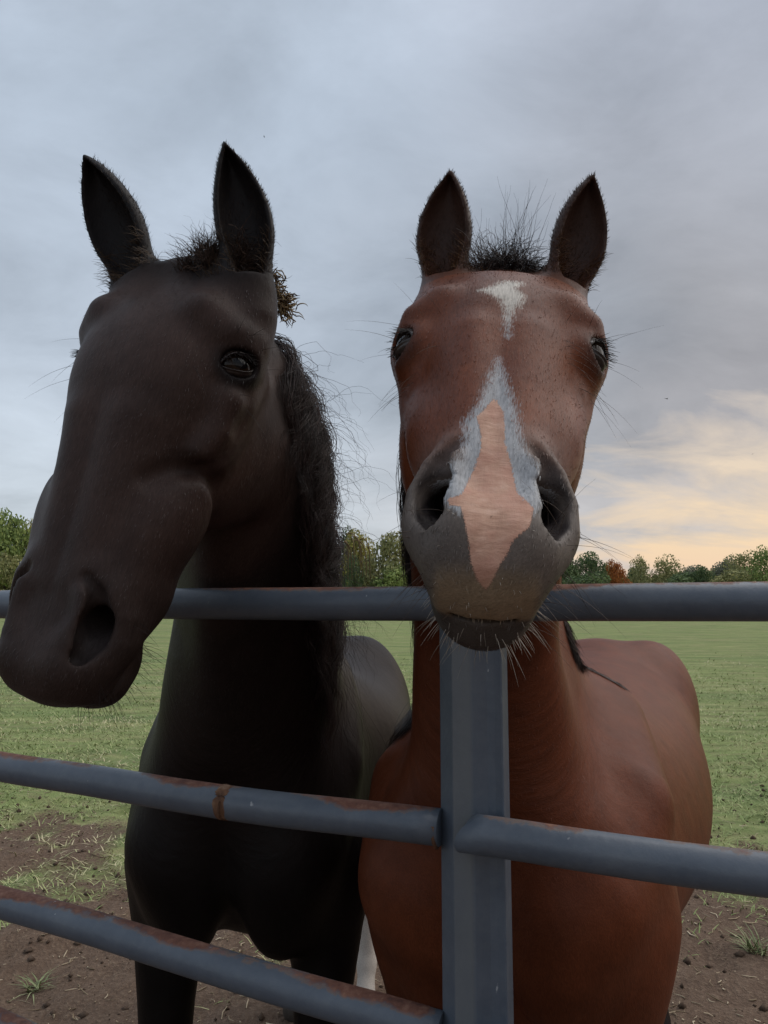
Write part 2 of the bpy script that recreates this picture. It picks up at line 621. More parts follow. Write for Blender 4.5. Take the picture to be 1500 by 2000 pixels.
def build_ground():
    xs = graded(-2500, 2500, -3.2, 3.6, .045, 150, 1.12)
    ys = graded(-2500, 2500, 2.0, 8.0, .045, 150, 1.12)
    X, Y = np.meshgrid(xs, ys, indexing='ij')
    Z = ground_height(X, Y)
    V = np.stack([X, Y, Z], -1).reshape(-1, 3)
    i = np.arange(X.size).reshape(X.shape)
    Q = np.stack([i[:-1, :-1], i[1:, :-1], i[1:, 1:], i[:-1, 1:]], -1).reshape(-1, 4)
    m, nt, b = new_mat('field_soil', .95, .15)
    co = objco(nt)
    cov = attr(nt, 'cover')
    n_f = noise(nt, co, 55, 4, .65)
    n_m = noise(nt, co, 9, 5, .6)
    n_l = noise(nt, co, .35, 4, .6)
    soil = ramp(nt, n_m, [(.25, (.090, .058, .040)), (.5, (.142, .094, .066)), (.75, (.195, .136, .098))])
    soil = mix(nt, .55, soil, ramp(nt, n_f, [(.3, (.080, .052, .036)), (.55, (.155, .106, .076)), (.72, (.28, .21, .145))]))
    chip = N(nt, 'ShaderNodeTexVoronoi'); chip.inputs['Scale'].default_value = 26
    link(nt, co, chip.inputs['Vector'])
    soil = mix(nt, ramp(nt, chip.outputs['Distance'], [(.06, .75), (.11, 0)]), soil, (.30, .23, .16))
    turf = ramp(nt, n_m, [(.25, (.145, .180, .065)), (.5, (.205, .240, .095)), (.75, (.275, .295, .130))])
    turf = mix(nt, ramp(nt, noise(nt, mapping(nt, co, (.5, 1.6, 1)), 1.1, 6, .65), [(.48, 0), (.66, .7)]), turf, (.34, .29, .16))
    turf = mix(nt, ramp(nt, n_l, [(.35, 0), (.7, .55)]), turf, (.20, .27, .085))
    turf = mix(nt, ramp(nt, noise(nt, mapping(nt, co, (.25, 1.0, 1)), .9, 5, .6), [(.48, 0), (.64, .65)]), turf, (.12, .175, .065))
    turf = mix(nt, 1.0, turf, ramp(nt, noise(nt, mapping(nt, co, (.6, 2.4, 1)), 1.6, 7, .68), [(.28, .55), (.5, 1.0), (.72, 1.28)]), 'MULTIPLY')
    turf = mix(nt, ramp(nt, noise(nt, co, 7, 4, .7), [(.52, 0), (.72, .6)]), turf, (.30, .24, .145))
    c2 = math_(nt, 'ADD', cov, math_(nt, 'MULTIPLY', math_(nt, 'SUBTRACT', n_f, .5), .8))
    col = mix(nt, ramp(nt, c2, [(.3, 0), (.6, 1)]), soil, turf)
    link(nt, col, b.inputs['Base Color'])
    bump(nt, b, math_(nt, 'ADD', n_f, math_(nt, 'MULTIPLY', n_m, 1.5)), .8, .03)
    g = mesh_obj('ground', V, Q, m, attrs={'cover': ('FLOAT', grass_cover(X, Y).ravel())})
    tag(g, kind='structure')


def build_grass():
    # grazed turf in the part of the field that the picture looks at
    n = 130000
    u = rng.random(n)
    y = 3.0 * (24 / 3.0) ** (u ** .85)
    x = (rng.random(n) * 2 - 1) * (y * .62 + .8)
    c = grass_cover(x, y) * np.clip((25 - y) / 17, 0, 1) ** 1.4
    keep = rng.random(n) < c * 1.1 * (0.25 + .75 * (vnoise(x * 3, y * 3, 5) > .35)) - .02
    x, y, c = x[keep], y[keep], c[keep]
    n = len(x)
    z = ground_height(x, y) - .004
    a = rng.random(n) * 2 * np.pi
    tilt = .5 + rng.random(n) * .85
    d = np.stack([np.cos(a) * np.sin(tilt), np.sin(a) * np.sin(tilt), np.cos(tilt)], 1)
    side = np.stack([-np.sin(a), np.cos(a), 0 * a], 1)
    L = (.022 + rng.random(n) * .045) * (1 + .012 * y)
    W = .0035 * (1 + y * .22)
    V, Fc = blades(np.stack([x, y, z], 1), d, L, W, side, np.stack([np.cos(a), np.sin(a), -.4 + 0 * a], 1) * .8)
    tone = np.repeat(np.clip(.15 + .75 * vnoise(x * .8, y * .8, 61) + (rng.random(n) - .5) * .5, 0, 1), 5)
    m, nt, b = new_mat('grass_blade', .7, .25)
    col = ramp(nt, attr(nt, 'tone'), [(0, (.20, .27, .09)), (.45, (.28, .335, .13)), (.72, (.40, .40, .20)), (1, (.54, .47, .30))])
    link(nt, col, b.inputs['Base Color'])
    g = mesh_obj('grass', V, Fc, m, smooth=False, attrs={'tone': ('FLOAT', tone)})
    tag(g, kind='stuff')
    # loose straw and wood chips trodden into the earth
    n = 5200
    y = 2.2 + rng.random(n) ** 1.4 * 5.5
    x = (rng.random(n) * 2 - 1) * (y * .62 + .5)
    a = rng.random(n) * 2 * np.pi
    L = .008 + rng.random(n) ** 3 * .075
    z = ground_height(x, y) + .004
    dirn = np.stack([np.cos(a), np.sin(a), (rng.random(n) - .4) * .35], 1)
    P = np.stack([x, y, z], 1)
    bendv = np.stack([-np.sin(a), np.cos(a), 0 * a + .2], 1) * ((rng.random(n) - .5) * .5 * L)[:, None]
    polys = np.stack([P - dirn * L[:, None] * .5, P + bendv, P + dirn * L[:, None] * .5], 1)
    rad = np.repeat((.0012 + rng.random(n) * .0026)[:, None], 3, 1) * np.array([.8, 1, .6])
    V, Fc = strands(polys, rad, 3)
    tone = np.repeat(rng.random(n), 9)
    m, nt, b = new_mat('dry_straw', .8, .2)
    link(nt, ramp(nt, attr(nt, 'tone'), [(0, (.16, .12, .08)), (.5, (.34, .26, .17)), (1, (.55, .46, .33))]), b.inputs['Base Color'])
    tag(mesh_obj('straw_litter', V, Fc, m, attrs={'tone': ('FLOAT', tone)}), kind='stuff')
    # crumbs of earth
    n = 2600
    y = 2.2 + rng.random(n) ** 1.3 * 4.5
    x = (rng.random(n) * 2 - 1) * (y * .62 + .5)
    z = ground_height(x, y)
    base = np.array([[1, 0, 0], [0, 1, 0], [-1, 0, 0], [0, -1, 0], [0, 0, 1], [0, 0, -1]], float)
    tri = np.array([[0, 1, 4], [1, 2, 4], [2, 3, 4], [3, 0, 4], [1, 0, 5], [2, 1, 5], [3, 2, 5], [0, 3, 5]])
    r = .004 + rng.random(n) ** 4 * .017
    V = (base[None] * (r[:, None] * (.6 + .8 * rng.random((n, 3)) * np.array([1, 1, .7])))[:, None, :] * (1 + (rng.random((n, 6, 1)) - .5) * .6) + np.stack([x, y, z + r * .3], 1)[:, None, :]).reshape(-1, 3)
    Fc = (tri[None] + np.arange(n)[:, None, None] * 6).reshape(-1, 3)
    m, nt, b = new_mat('earth_clod', .95, .1)
    link(nt, ramp(nt, noise(nt, objco(nt), 30, 3), [(.3, (.045, .030, .022)), (.7, (.12, .085, .062))]), b.inputs['Base Color'])
    tag(mesh_obj('earth_crumbs', V, Fc, m), kind='stuff')
    # a few weeds on the bare earth: each a tuft of its own
    spots = [(-1.41, 3.30, .10, 'small pale green weed tuft on bare earth left of the black horse'),
             (1.62, 3.55, .13, 'green weed tuft on bare earth right of the bay horse'),
             (1.30, 4.25, .10, 'green weed tuft on bare earth beside the bay horse belly, nearer the turf')]
    m, nt, b = new_mat('weed_leaf', .6, .3)
    link(nt, ramp(nt, attr(nt, 'tone'), [(0, (.10, .14, .05)), (1, (.30, .32, .16))]), b.inputs['Base Color'])
    for (sx, sy, sz, lab) in spots:
        k = 46
        a = rng.random(k) * 2 * np.pi; tl = .2 + rng.random(k) * 1.0
        d = np.stack([np.cos(a) * np.sin(tl), np.sin(a) * np.sin(tl), np.cos(tl)], 1)
        side = np.stack([-np.sin(a), np.cos(a), 0 * a], 1)
        root = np.stack([(rng.random(k) - .5) * .06, (rng.random(k) - .5) * .06, 0 * a - .005], 1)
        V, Fc = blades(root, d, sz * (.5 + rng.random(k) * .7), np.full(k, .007), side, np.stack([np.cos(a), np.sin(a), -.6 + 0 * a], 1))
        o = mesh_obj('weed', V, Fc, m, smooth=False, attrs={'tone': ('FLOAT', np.repeat(rng.random(k), 5))})
        o.location = (sx, sy, float(ground_height(np.array(sx), np.array(sy))))
        tag(o, lab, 'weed', 'weeds on the trampled earth')


build_ground()
build_grass()

# ------------------------------------------------------------------ trees along the far edge of the field
def leaf_mat(name, dark, mid, light):
    m, nt, b = new_mat(name, .75, .25)
    c = ramp(nt, attr(nt, 'tone'), [(0, dark), (.5, mid), (1, light)])
    link(nt, c, b.inputs['Base Color'])
    tr = N(nt, 'ShaderNodeBsdfTranslucent'); link(nt, c, tr.inputs['Color'])
    ms = N(nt, 'ShaderNodeMixShader'); ms.inputs[0].default_value = .25
    out = nt.nodes['Material Output']
    link(nt, b.outputs[0], ms.inputs[1]); link(nt, tr.outputs[0], ms.inputs[2]); link(nt, ms.outputs[0], out.inputs['Surface'])
    return m


LEAF = dict(
    dark=leaf_mat('leaf_dark', (0.055, 0.088, 0.044), (0.111, 0.163, 0.069), (0.185, 0.234, 0.099)),
    green=leaf_mat('leaf_green', (0.099, 0.148, 0.049), (0.211, 0.277, 0.088), (0.346, 0.395, 0.135)),
    olive=leaf_mat('leaf_olive', (0.124, 0.138, 0.064), (0.259, 0.267, 0.113), (0.420, 0.382, 0.173)),
    yellow=leaf_mat('leaf_yellow', (0.146, 0.146, 0.043), (0.312, 0.293, 0.082), (0.500, 0.429, 0.137)),
    rust=leaf_mat('leaf_rust', (0.150, 0.048, 0.018), (0.345, 0.112, 0.030), (0.500, 0.195, 0.053)),
    grey=leaf_mat('leaf_grey', (0.133, 0.146, 0.114), (0.231, 0.247, 0.177), (0.332, 0.332, 0.243)))
bark, nt_, b_ = new_mat('bark', .9, .2)
link(nt_, ramp(nt_, noise(nt_, mapping(nt_, objco(nt_), (6, 6, 1)), 3, 4), [(.3, (.03, .024, .018)), (.7, (.09, .072, .055))]), b_.inputs['Base Color'])
TREE_MESH = {}


def tree_meshes(kind, leafkind, var):
    """Trunk mesh with limbs and a crown of leaf clumps, unit height 1."""
    key = (kind, leafkind, var)
    if key in TREE_MESH:
        return TREE_MESH[key]
    rg = np.random.default_rng(hash((kind, var)) % 99991 if False else {'round': 100, 'tall': 200, 'bush': 300, 'airy': 400}[kind] + var)
    polys, rads = [], []
    th = {'round': .12, 'tall': .10, 'bush': .05, 'airy': .14}[kind]
    wid = {'round': .42, 'tall': .24, 'bush': .60, 'airy': .36}[kind]
    lobes = []
    nl = {'round': 15, 'tall': 14, 'bush': 10, 'airy': 15}[kind]
    for i in range(nl):
        h = th + (1 - th) * (i + .5) / nl
        env = math.sin(math.pi * min(1, max(0.12, (h - th * .6) / (1.06 - th * .6)))) ** .6
        if kind == 'tall':
            env = (1.05 - h) ** .7
        if kind == 'bush':
            env = math.sqrt(max(.05, 1 - h * .9))
        r = wid * env * rg.uniform(.25, .95)
        a = i * 2.4 + rg.uniform(-.5, .5)
        lobes.append((r * math.cos(a), r * math.sin(a), h * rg.uniform(.9, 1.0), rg.uniform(.12, .2) * (1.2 if kind != 'tall' else .8)))
    lobes.append((0, 0, .9, .12))
    tp = np.array([[0, 0, -.02], [.01, 0, .2], [-.01, .01, .45], [.0, .0, .8]])
    polys.append(tp); rads.append(np.array([.032, .022, .015, .005]))
    for (x, y, z, r) in lobes[:10]:
        z0 = max(.08, z * .55)
        polys.append(np.array([[0, 0, z0], [x * .3, y * .3, z0 + (z - z0) * .45], [x * .7, y * .7, z0 + (z - z0) * .8], [x, y, z]])); rads.append(np.array([.012, .009, .006, .003]))
    Vt, Ft = strands(np.array(polys), np.array(rads), 5)
    cen, nor, ton = [], [], []
    dens = {'round': 260, 'tall': 220, 'bush': 260, 'airy': 170}[kind]
    for (x, y, z, r) in lobes:
        k = int(dens * (r / .15) ** 2)
        d = rg.normal(size=(k, 3)); d /= np.linalg.norm(d, axis=1, keepdims=True)
        rr = r * (.55 + .55 * rg.random(k) ** .6)
        p = np.array([x, y, z]) + d * rr[:, None] * np.array([1.15, 1.15, .85])
        cen.append(p); nor.append(d + rg.normal(size=(k, 3)) * .6)
        ton.append(np.clip(.5 + .28 * rg.normal(size=k) + rg.uniform(-.2, .2), 0, 1))
    C = np.concatenate(cen); Nn = np.concatenate(nor); T = np.concatenate(ton)
    ok = C[:, 2] > .015
    C, Nn, T = C[ok], Nn[ok], T[ok]
    Nn /= np.linalg.norm(Nn, axis=1, keepdims=True)
    A = np.cross(Nn, rg.normal(size=Nn.shape)); A /= np.linalg.norm(A, axis=1, keepdims=True)
    B = np.cross(Nn, A)
    s = ({'round': .019, 'tall': .016, 'bush': .022, 'airy': .017}[kind] * (.6 + .9 * rg.random(len(C))))[:, None]
    V = np.stack([C - A * s, C + B * s * .7, C + A * s * 1.1, C - B * s * .8], 1).reshape(-1, 3)
    Fq = np.arange(len(V)).reshape(-1, 4)
    t = mesh_obj('trunk', Vt, Ft, bark)
    c = mesh_obj('crown', V, Fq, LEAF[leafkind], smooth=False, attrs={'tone': ('FLOAT', np.repeat(T, 4))})
    TREE_MESH[key] = (t.data, c.data)
    for o in (t, c):
        bpy.data.objects.remove(o)
    return TREE_MESH[key]


def tree(x, y, h, w, kind, leafkind, var, label, name='tree', rz=0.0):
    t, c = tree_meshes(kind, leafkind, var)
    root = empty(name, (x, y, float(ground_height(np.array(x), np.array(y))) - .05), label, 'shrub' if name == 'shrub' else 'tree', 'trees along the far edge of the field')
    root.rotation_euler[2] = rz
    root.scale = (w, w, h)
    for nm, me in (('trunk', t), ('crown', c)):
        o = bpy.data.objects.new(nm, me); COL.objects.link(o); o.parent = root
    return root


def px_tree(px, top, half, D, kind, leafkind, var, label, name='tree'):
    """Plant a tree at distance D whose crown centre stands over picture column px and reaches picture row top."""
    x = (px - 750) / 1500 * D / math.cos(PITCH) * .993
    h = CAM_H + D * math.tan(PITCH + math.atan((1000 - top) / 1500.0))
    w = half * 1.18 / 1500 * D / {'round': .5, 'tall': .30, 'bush': .68, 'airy': .46}[kind]
    tree(x, D, h, w, kind, leafkind, var, label, name, var * 1.7 + px * .01)


TREES = [
    (-35, 1008, 60, 92, 'round', 'green', 0, 'green round-crowned tree at the left picture edge behind the black muzzle'),
    (22, 1012, 44, 95, 'round', 'green', 1, 'bright green tree just left of the black horse nose'),
    (66, 1026, 34, 97, 'round', 'yellow', 2, 'yellowing tree touching the bridge of the black horse nose'),
    (12, 1082, 44, 90, 'bush', 'olive', 0, 'low olive shrub under the green trees at the left edge', 'shrub'),
    (120, 1045, 50, 98, 'round', 'olive', 0, 'olive tree hidden behind the black horse face'),
    (250, 1062, 60, 104, 'round', 'green', 2, 'green tree hidden behind the black horse cheek'),
    (352, 1088, 46, 108, 'round', 'green', 1, 'dull green tree seen in the gap under the black horse jaw'),
    (440, 1075, 60, 108, 'round', 'olive', 1, 'olive tree behind the neck of the black horse'),
    (560, 1062, 60, 112, 'round', 'green', 0, 'green tree behind the mane of the black horse'),
    (676, 1036, 19, 118, 'tall', 'dark', 0, 'narrow dark conifer tip beside the black mane'),
    (700, 1048, 36, 108, 'round', 'yellow', 1, 'yellow-green tree just right of the black mane'),
    (757, 1052, 44, 104, 'round', 'olive', 2, 'broad olive green tree midway between the two horses'),
    (806, 1066, 34, 106, 'round', 'yellow', 0, 'yellow-green tree touching the left cheek of the bay horse'),
    (690, 1098, 26, 101, 'bush', 'dark', 1, 'dark shrub under the trees beside the black mane', 'shrub'),
    (760, 1112, 60, 101, 'bush', 'green', 2, 'low green shrub under the trees between the horses', 'shrub'),
    (900, 1075, 60, 112, 'round', 'green', 1, 'green tree hidden behind the bay horse muzzle'),
    (1010, 1082, 50, 118, 'round', 'olive', 0, 'olive tree hidden behind the bay horse right cheek'),
    (1108, 1092, 34, 120, 'round', 'dark', 1, 'dark green tree touching the right side of the bay muzzle'),
    (1154, 1088, 34, 122, 'round', 'dark', 2, 'dark green tree to the left of the orange tree'),
    (1182, 1100, 18, 125, 'round', 'olive', 0, 'small olive tree leaning on the orange autumn tree'),
    (1202, 1100, 22, 119, 'round', 'rust', 1, 'orange-red autumn tree, the only one of that colour'),
    (1250, 1090, 26, 128, 'airy', 'olive', 0, 'open-crowned olive tree right of the orange tree'),
    (1300, 1094, 34, 128, 'airy', 'olive', 1, 'wide open-crowned olive tree, second right of the orange tree'),
    (1238, 1110, 30, 135, 'bush', 'dark', 0, 'dark shrub at the foot of the open-crowned tree near the orange one', 'shrub'),
    (1345, 1112, 34, 134, 'round', 'grey', 2, 'pale grey-green low tree in the dip of the treeline'),
    (1372, 1106, 18, 122, 'round', 'dark', 0, 'small dark tree in the dip of the treeline'),
    (1415, 1098, 30, 128, 'round', 'grey', 1, 'grey-green tree at the left end of the tall right-hand group'),
    (1452, 1082, 36, 122, 'airy', 'olive', 2, 'tall loose olive tree near the right picture edge'),
    (1492, 1074, 36, 116, 'airy', 'green', 0, 'tallest loose green tree at the right picture edge'),
    (1420, 1122, 60, 116, 'bush', 'olive', 1, 'low olive shrub below the tall trees at the right', 'shrub'),
    (1320, 1125, 60, 124, 'bush', 'dark', 2, 'long low dark shrub under the dip of the treeline', 'shrub'),
    (1150, 1120, 60, 114, 'bush', 'dark', 0, 'low dark shrub beneath the trees right of the bay muzzle', 'shrub'),
    (1560, 1085, 50, 118, 'round', 'olive', 2, 'olive tree just outside the right picture edge'),
    (-110, 1020, 60, 95, 'round', 'olive', 1, 'olive tree just outside the left picture edge'),
]
for T_ in TREES:
    px_tree(*T_)
wd = []
def far_wood():
    """The mass of woodland behind the separate trees."""
    n = 26000
    a = rng.uniform(-.95, .95, n)
    D = rng.uniform(142, 165, n)
    h = (3.0 + 8.0 * fbm(a * 14, D * 0, 12)) * rng.random(n) ** .6
    C = np.stack([np.tan(a) * D, D, h - .3], 1)
    Nn = rng.normal(size=(n, 3)); Nn /= np.linalg.norm(Nn, axis=1, keepdims=True)
    A = np.cross(Nn, rng.normal(size=(n, 3))); A /= np.linalg.norm(A, axis=1, keepdims=True); B = np.cross(Nn, A)
    s = rng.uniform(.3, .7, n)[:, None]
    V = np.stack([C - A * s, C + B * s, C + A * s, C - B * s], 1).reshape(-1, 3)
    T = np.clip(.2 + .6 * fbm(a * 40, D * .1, 5) + rng.normal(size=n) * .12, 0, 1)
    tag(mesh_obj('far_wood', V, np.arange(len(V)).reshape(-1, 4), LEAF['olive'], smooth=False, attrs={'tone': ('FLOAT', np.repeat(T, 4))}), kind='stuff')


far_wood()


# ------------------------------------------------------------------ the pipe gate
def ray(px, py):
    f = np.array([0, math.cos(PITCH), math.sin(PITCH)]); u = np.array([0, -math.sin(PITCH), math.cos(PITCH)])
    return (px - 750) / 1500 * np.array([1., 0, 0]) + (1000 - py) / 1500 * u + f


G_D = np.array([.9447, -.3278, 0]); G_N = np.array([-.3278, -.9447, 0])     # along the gate, and out of it towards the viewer
G_O = np.array([.1, 1.100, 0])


def on_gate(px, py, off=0.0):
    d = ray(px, py); c = np.array([0, 0, CAM_H])
    o = G_O + G_N * off
    t = ((o - c) @ G_N) / (d @ G_N)
    p = c + d * t
    if p[0] < -.3:
        p = c + d * t * (1 + .10 * (-.3 - p[0]))
    return p


def paint():
    m, nt, b = new_mat('gate_paint', .42, .5)
    co = objco(nt)
    geo = N(nt, 'ShaderNodeNewGeometry')
    sep = N(nt, 'ShaderNodeSeparateXYZ'); link(nt, geo.outputs['Normal'], sep.inputs[0])
    n1 = noise(nt, mapping(nt, co, (1, 1, 1)), 14, 6, .65)
    n2 = noise(nt, co, 75, 5, .65)
    n3 = noise(nt, co, 4, 4, .6)
    base = ramp(nt, n1, [(.3, (.070, .088, .115)), (.55, (.088, .108, .137)), (.75, (.115, .135, .160))])
    base = mix(nt, ramp(nt, n2, [(.45, 0), (.75, .35)]), base, (.13, .145, .165))
    base = mix(nt, math_(nt, 'MULTIPLY', attr(nt, 'flat_grey'), ramp(nt, noise(nt, mapping(nt, co, (1, 1, .3)), 18, 5, .6), [(.3, .55), (.7, 1)])), base, (.135, .145, .150))
    # rust eats the weather side on top, with patches lower down
    wear = math_(nt, 'ADD', sep.outputs['Z'], math_(nt, 'MULTIPLY', math_(nt, 'SUBTRACT', n2, .5), .45))
    wear = math_(nt, 'ADD', wear, math_(nt, 'MULTIPLY', math_(nt, 'SUBTRACT', n3, .5), 1.6))
    spots = ramp(nt, noise(nt, co, 9, 6, .7, .4), [(.70, 0), (.76, .9)])
    rust = math_(nt, 'MAXIMUM', ramp(nt, wear, [(.84, 0), (1.02, 1)]), math_(nt, 'MULTIPLY', spots, .8))
    rc = ramp(nt, n2, [(.3, (.085, .032, .022)), (.5, (.15, .062, .040)), (.72, (.24, .125, .085))])
    fringe = ramp(nt, rust, [(.0, 0), (.35, .6), (.6, 0)])
    col = mix(nt, rust, base, rc)
    col = mix(nt, fringe, col, (.16, .115, .085))
    chips = ramp(nt, noise(nt, mapping(nt, co, (1.0, 1.0, .5)), 70, 3, .5), [(.74, 0), (.76, .8)])
    col = mix(nt, math_(nt, 'MULTIPLY', chips, .8), col, (.42, .43, .44))
    link(nt, col, b.inputs['Base Color'])
    link(nt, ramp(nt, rust, [(0, .40), (1, .85)]), b.inputs['Roughness'])
    bump(nt, b, math_(nt, 'ADD', n2, math_(nt, 'MULTIPLY', rust, .6)), .18, .004)
    return m


def pipe(name, pts, r, m, parent, cap0=True, cap1=True, sides=40, cope=0.0):
    s = np.concatenate([[0], np.cumsum(np.linalg.norm(np.diff(pts, axis=0), axis=1))])
    P = catmull(s, np.array(pts), np.linspace(0, s[-1], 40))
    P[1:-1] += (fbm(np.arange(38) * .22, np.zeros(38) + pts[0][2] * 9, 8)[:, None] - .5) * np.array([0, .002, .003])
    rr = np.full((1, 40), r)
    V, Fq = strands(P[None], rr, sides)
    if cope:                                    # saddle-cut first end
        ax = (P[1] - P[0]) / np.linalg.norm(P[1] - P[0])
        dz = (V[:sides, 2] - P[0][2]) / r
        V[:sides] += ax[None] * (cope * (np.clip(dz * .5 + .5, 0, 1) ** 3 + .18 * np.clip(-dz, 0, 1) ** 2))[:, None]
    faces = [tuple(f) for f in Fq]
    bm = bmesh.new()
    vs = [bm.verts.new(v) for v in V]
    for f in faces:
        bm.faces.new([vs[i] for i in f])
    if cap0: bm.faces.new(vs[:sides][::-1])
    if cap1: bm.faces.new(vs[-sides:])
    for f in bm.faces: f.smooth = len(f.verts) == 4
    bmesh.ops.recalc_face_normals(bm, faces=bm.faces[:])
    me = bpy.data.meshes.new(name); bm.to_mesh(me); bm.free()
    me.materials.append(m)
    o = bpy.data.objects.new(name, me); COL.objects.link(o)
    child(o, parent)
    return o


def build_gate():
    m = paint()
    g = empty('metal_gate', (float(G_O[0]), float(G_O[1]), 0), 'blue-grey tubular steel gate with rusty rails and a channel upright', 'gate')
    r = .025
    A, B = on_gate(310, 1179.5), on_gate(1500, 1174.5)
    pipe('top_rail', [A + (A - B) * 1.1, A + (A - B) * .4, A, on_gate(840, 1178.7), on_gate(1060, 1177.5), B, B + (B - A) * .8, B + (B - A) * 2.2], r, m, g)
    L = [on_gate(0, 1496), on_gate(200, 1529), on_gate(450, 1567), on_gate(720, 1600), on_gate(861, 1616)]
    pipe('rail', [L[0] + (L[0] - L[1]) * 3] + L, r, m, g)
    Rr = [on_gate(893, 1624, .043), on_gate(1100, 1653.5, .043), on_gate(1300, 1682, .043), on_gate(1500, 1708.5, .043)]
    pipe('rail', Rr + [Rr[-1] + (Rr[-1] - Rr[0]) * 1.2, Rr[-1] + (Rr[-1] - Rr[0]) * 3.6], r * 1.0, m, g, cope=.028)
    L = [on_gate(0, 1760), on_gate(200, 1818), on_gate(400, 1880), on_gate(600, 1940), on_gate(861, 2016)]
    pipe('rail', [L[0] + (L[0] - L[1]) * 3] + L, r, m, g)
    L2 = [on_gate(0, 2006), on_gate(200, 2100), on_gate(500, 2225), on_gate(868, 2370)]
    pipe('rail', [L2[0] + (L2[0] - L2[1]) * 3] + L2, r, m, g)
    for (px, py) in ((985, 2085), (985, 2460)):
        q0 = on_gate(893, py - 20, .043)
        pipe('rail', [q0, q0 + G_D * .5, q0 + G_D * 1.2, q0 + G_D * 2.6], r, m, g, cope=.028)
    # upright: a folded steel channel, its left lip turned back
    pl = on_gate(857, 1500); z0, z1 = .10, on_gate(900, 1178)[2] - r * .8
    prof = [(0, -.032), (0, -.010), (.0012, -.0075), (.0235, .0170), (.0255, .0180), (.0262, .0180), (.048, .0180), (.054, .0168), (.062, .0125), (.071, .0075), (.0815, .0062), (.0875, .0080), (.0905, .0092), (.0925, .0086), (.0930, .0065), (.0930, -.032),
            (.0905, -.032), (.0905, .004), (.0815, .0032), (.071, .0045), (.058, .0110), (.044, .0150), (.0268, .0150), (.0035, -.0095), (.0025, -.032)]
    n = len(prof); zs = np.linspace(z0, z1, 14)
    V = []
    for z in zs:
        for (a, w) in prof:
            p = np.array([pl[0], pl[1], 0]) + G_D * a + G_N * w; V.append((p[0], p[1], z))
    bm = bmesh.new(); vs = [bm.verts.new(v) for v in V]
    for k in range(len(zs) - 1):
        for i in range(n):
            j = (i + 1) % n
            bm.faces.new((vs[k * n + i], vs[k * n + j], vs[(k + 1) * n + j], vs[(k + 1) * n + i]))
    bm.faces.new(vs[:n][::-1]); bm.faces.new(vs[-n:])
    bmesh.ops.recalc_face_normals(bm, faces=bm.faces[:])
    me = bpy.data.meshes.new('upright'); bm.to_mesh(me); bm.free(); me.materials.append(m)
    wa = me.attributes.new('flat_grey', 'FLOAT', 'POINT')  # greyer paint tone on the front flat of the channel only
    wa.data.foreach_set('value', np.tile(np.array([.9 if .024 < a < .0535 and w > .016 else 0.0 for a, w in prof], np.float32), len(zs)))
    up = bpy.data.objects.new('upright', me); COL.objects.link(up); child(up, g)
    bv = up.modifiers.new('edge', 'BEVEL'); bv.width = .0009; bv.segments = 2; bv.limit_method = 'ANGLE'; bv.angle_limit = .5
    # weld bead where the left rail meets the upright, and repair collars on the rails
    mr, nt, b = new_mat('rusty_weld', .9, .2)
    link(nt, ramp(nt, noise(nt, objco(nt), 60, 4), [(.3, (.07, .04, .03)), (.55, (.16, .085, .05)), (.75, (.28, .19, .13))]), b.inputs['Base Color'])
    for (qa, qb) in (((439, 1566.0), (449, 1567.5)),):
        pipe('collar', [on_gate(*qa), on_gate((qa[0] + qb[0]) / 2, (qa[1] + qb[1]) / 2), on_gate(*qb)], r * 1.035, mr, g)
    for (px, py) in ((857, 1617), (857, 2014)):
        c = on_gate(px, py, .0)
        th = np.linspace(-2.6, .3, 14)
        pts = np.array([c + G_D * -.002 + G_N * (math.cos(a) * r * .98) * .9 + np.array([0, 0, math.sin(a) * r * .98]) for a in th])
        V, Fq = strands(pts[None], (.0028 + .0012 * np.sin(np.arange(14) * 2.3) ** 2)[None], 6)
        child(mesh_obj('weld', V, Fq, mr), g)


build_gate()

# ------------------------------------------------------------------ the horses
NOS1 = lambda w: [(.040 * w, -.002, .458), (.0520 * w, .007, .474), (.0565 * w, .015, .498), (.0535 * w, .020, .524), (.045 * w, .018, .548), (.036 * w, .012, .560)]
NOS3 = lambda w: [(.052 * w, .018, .522), (.046 * w, .034, .505), (.041 * w, .050, .490), (.035 * w, .070, .470)]


def eye_axes(hp):
    """Outward axis of the eye, its long axis (front corner to back corner) and its short axis (down)."""
    n = np.array(hp.get('eye_n', (.86, -.48, -.06)), float); n /= np.linalg.norm(n)
    u = np.array((.3, 1.0, -.30)); u -= n * (u @ n); u /= np.linalg.norm(u)
    v = np.cross(u, n)
    if v[2] < 0: v = -v
    return n, u, v


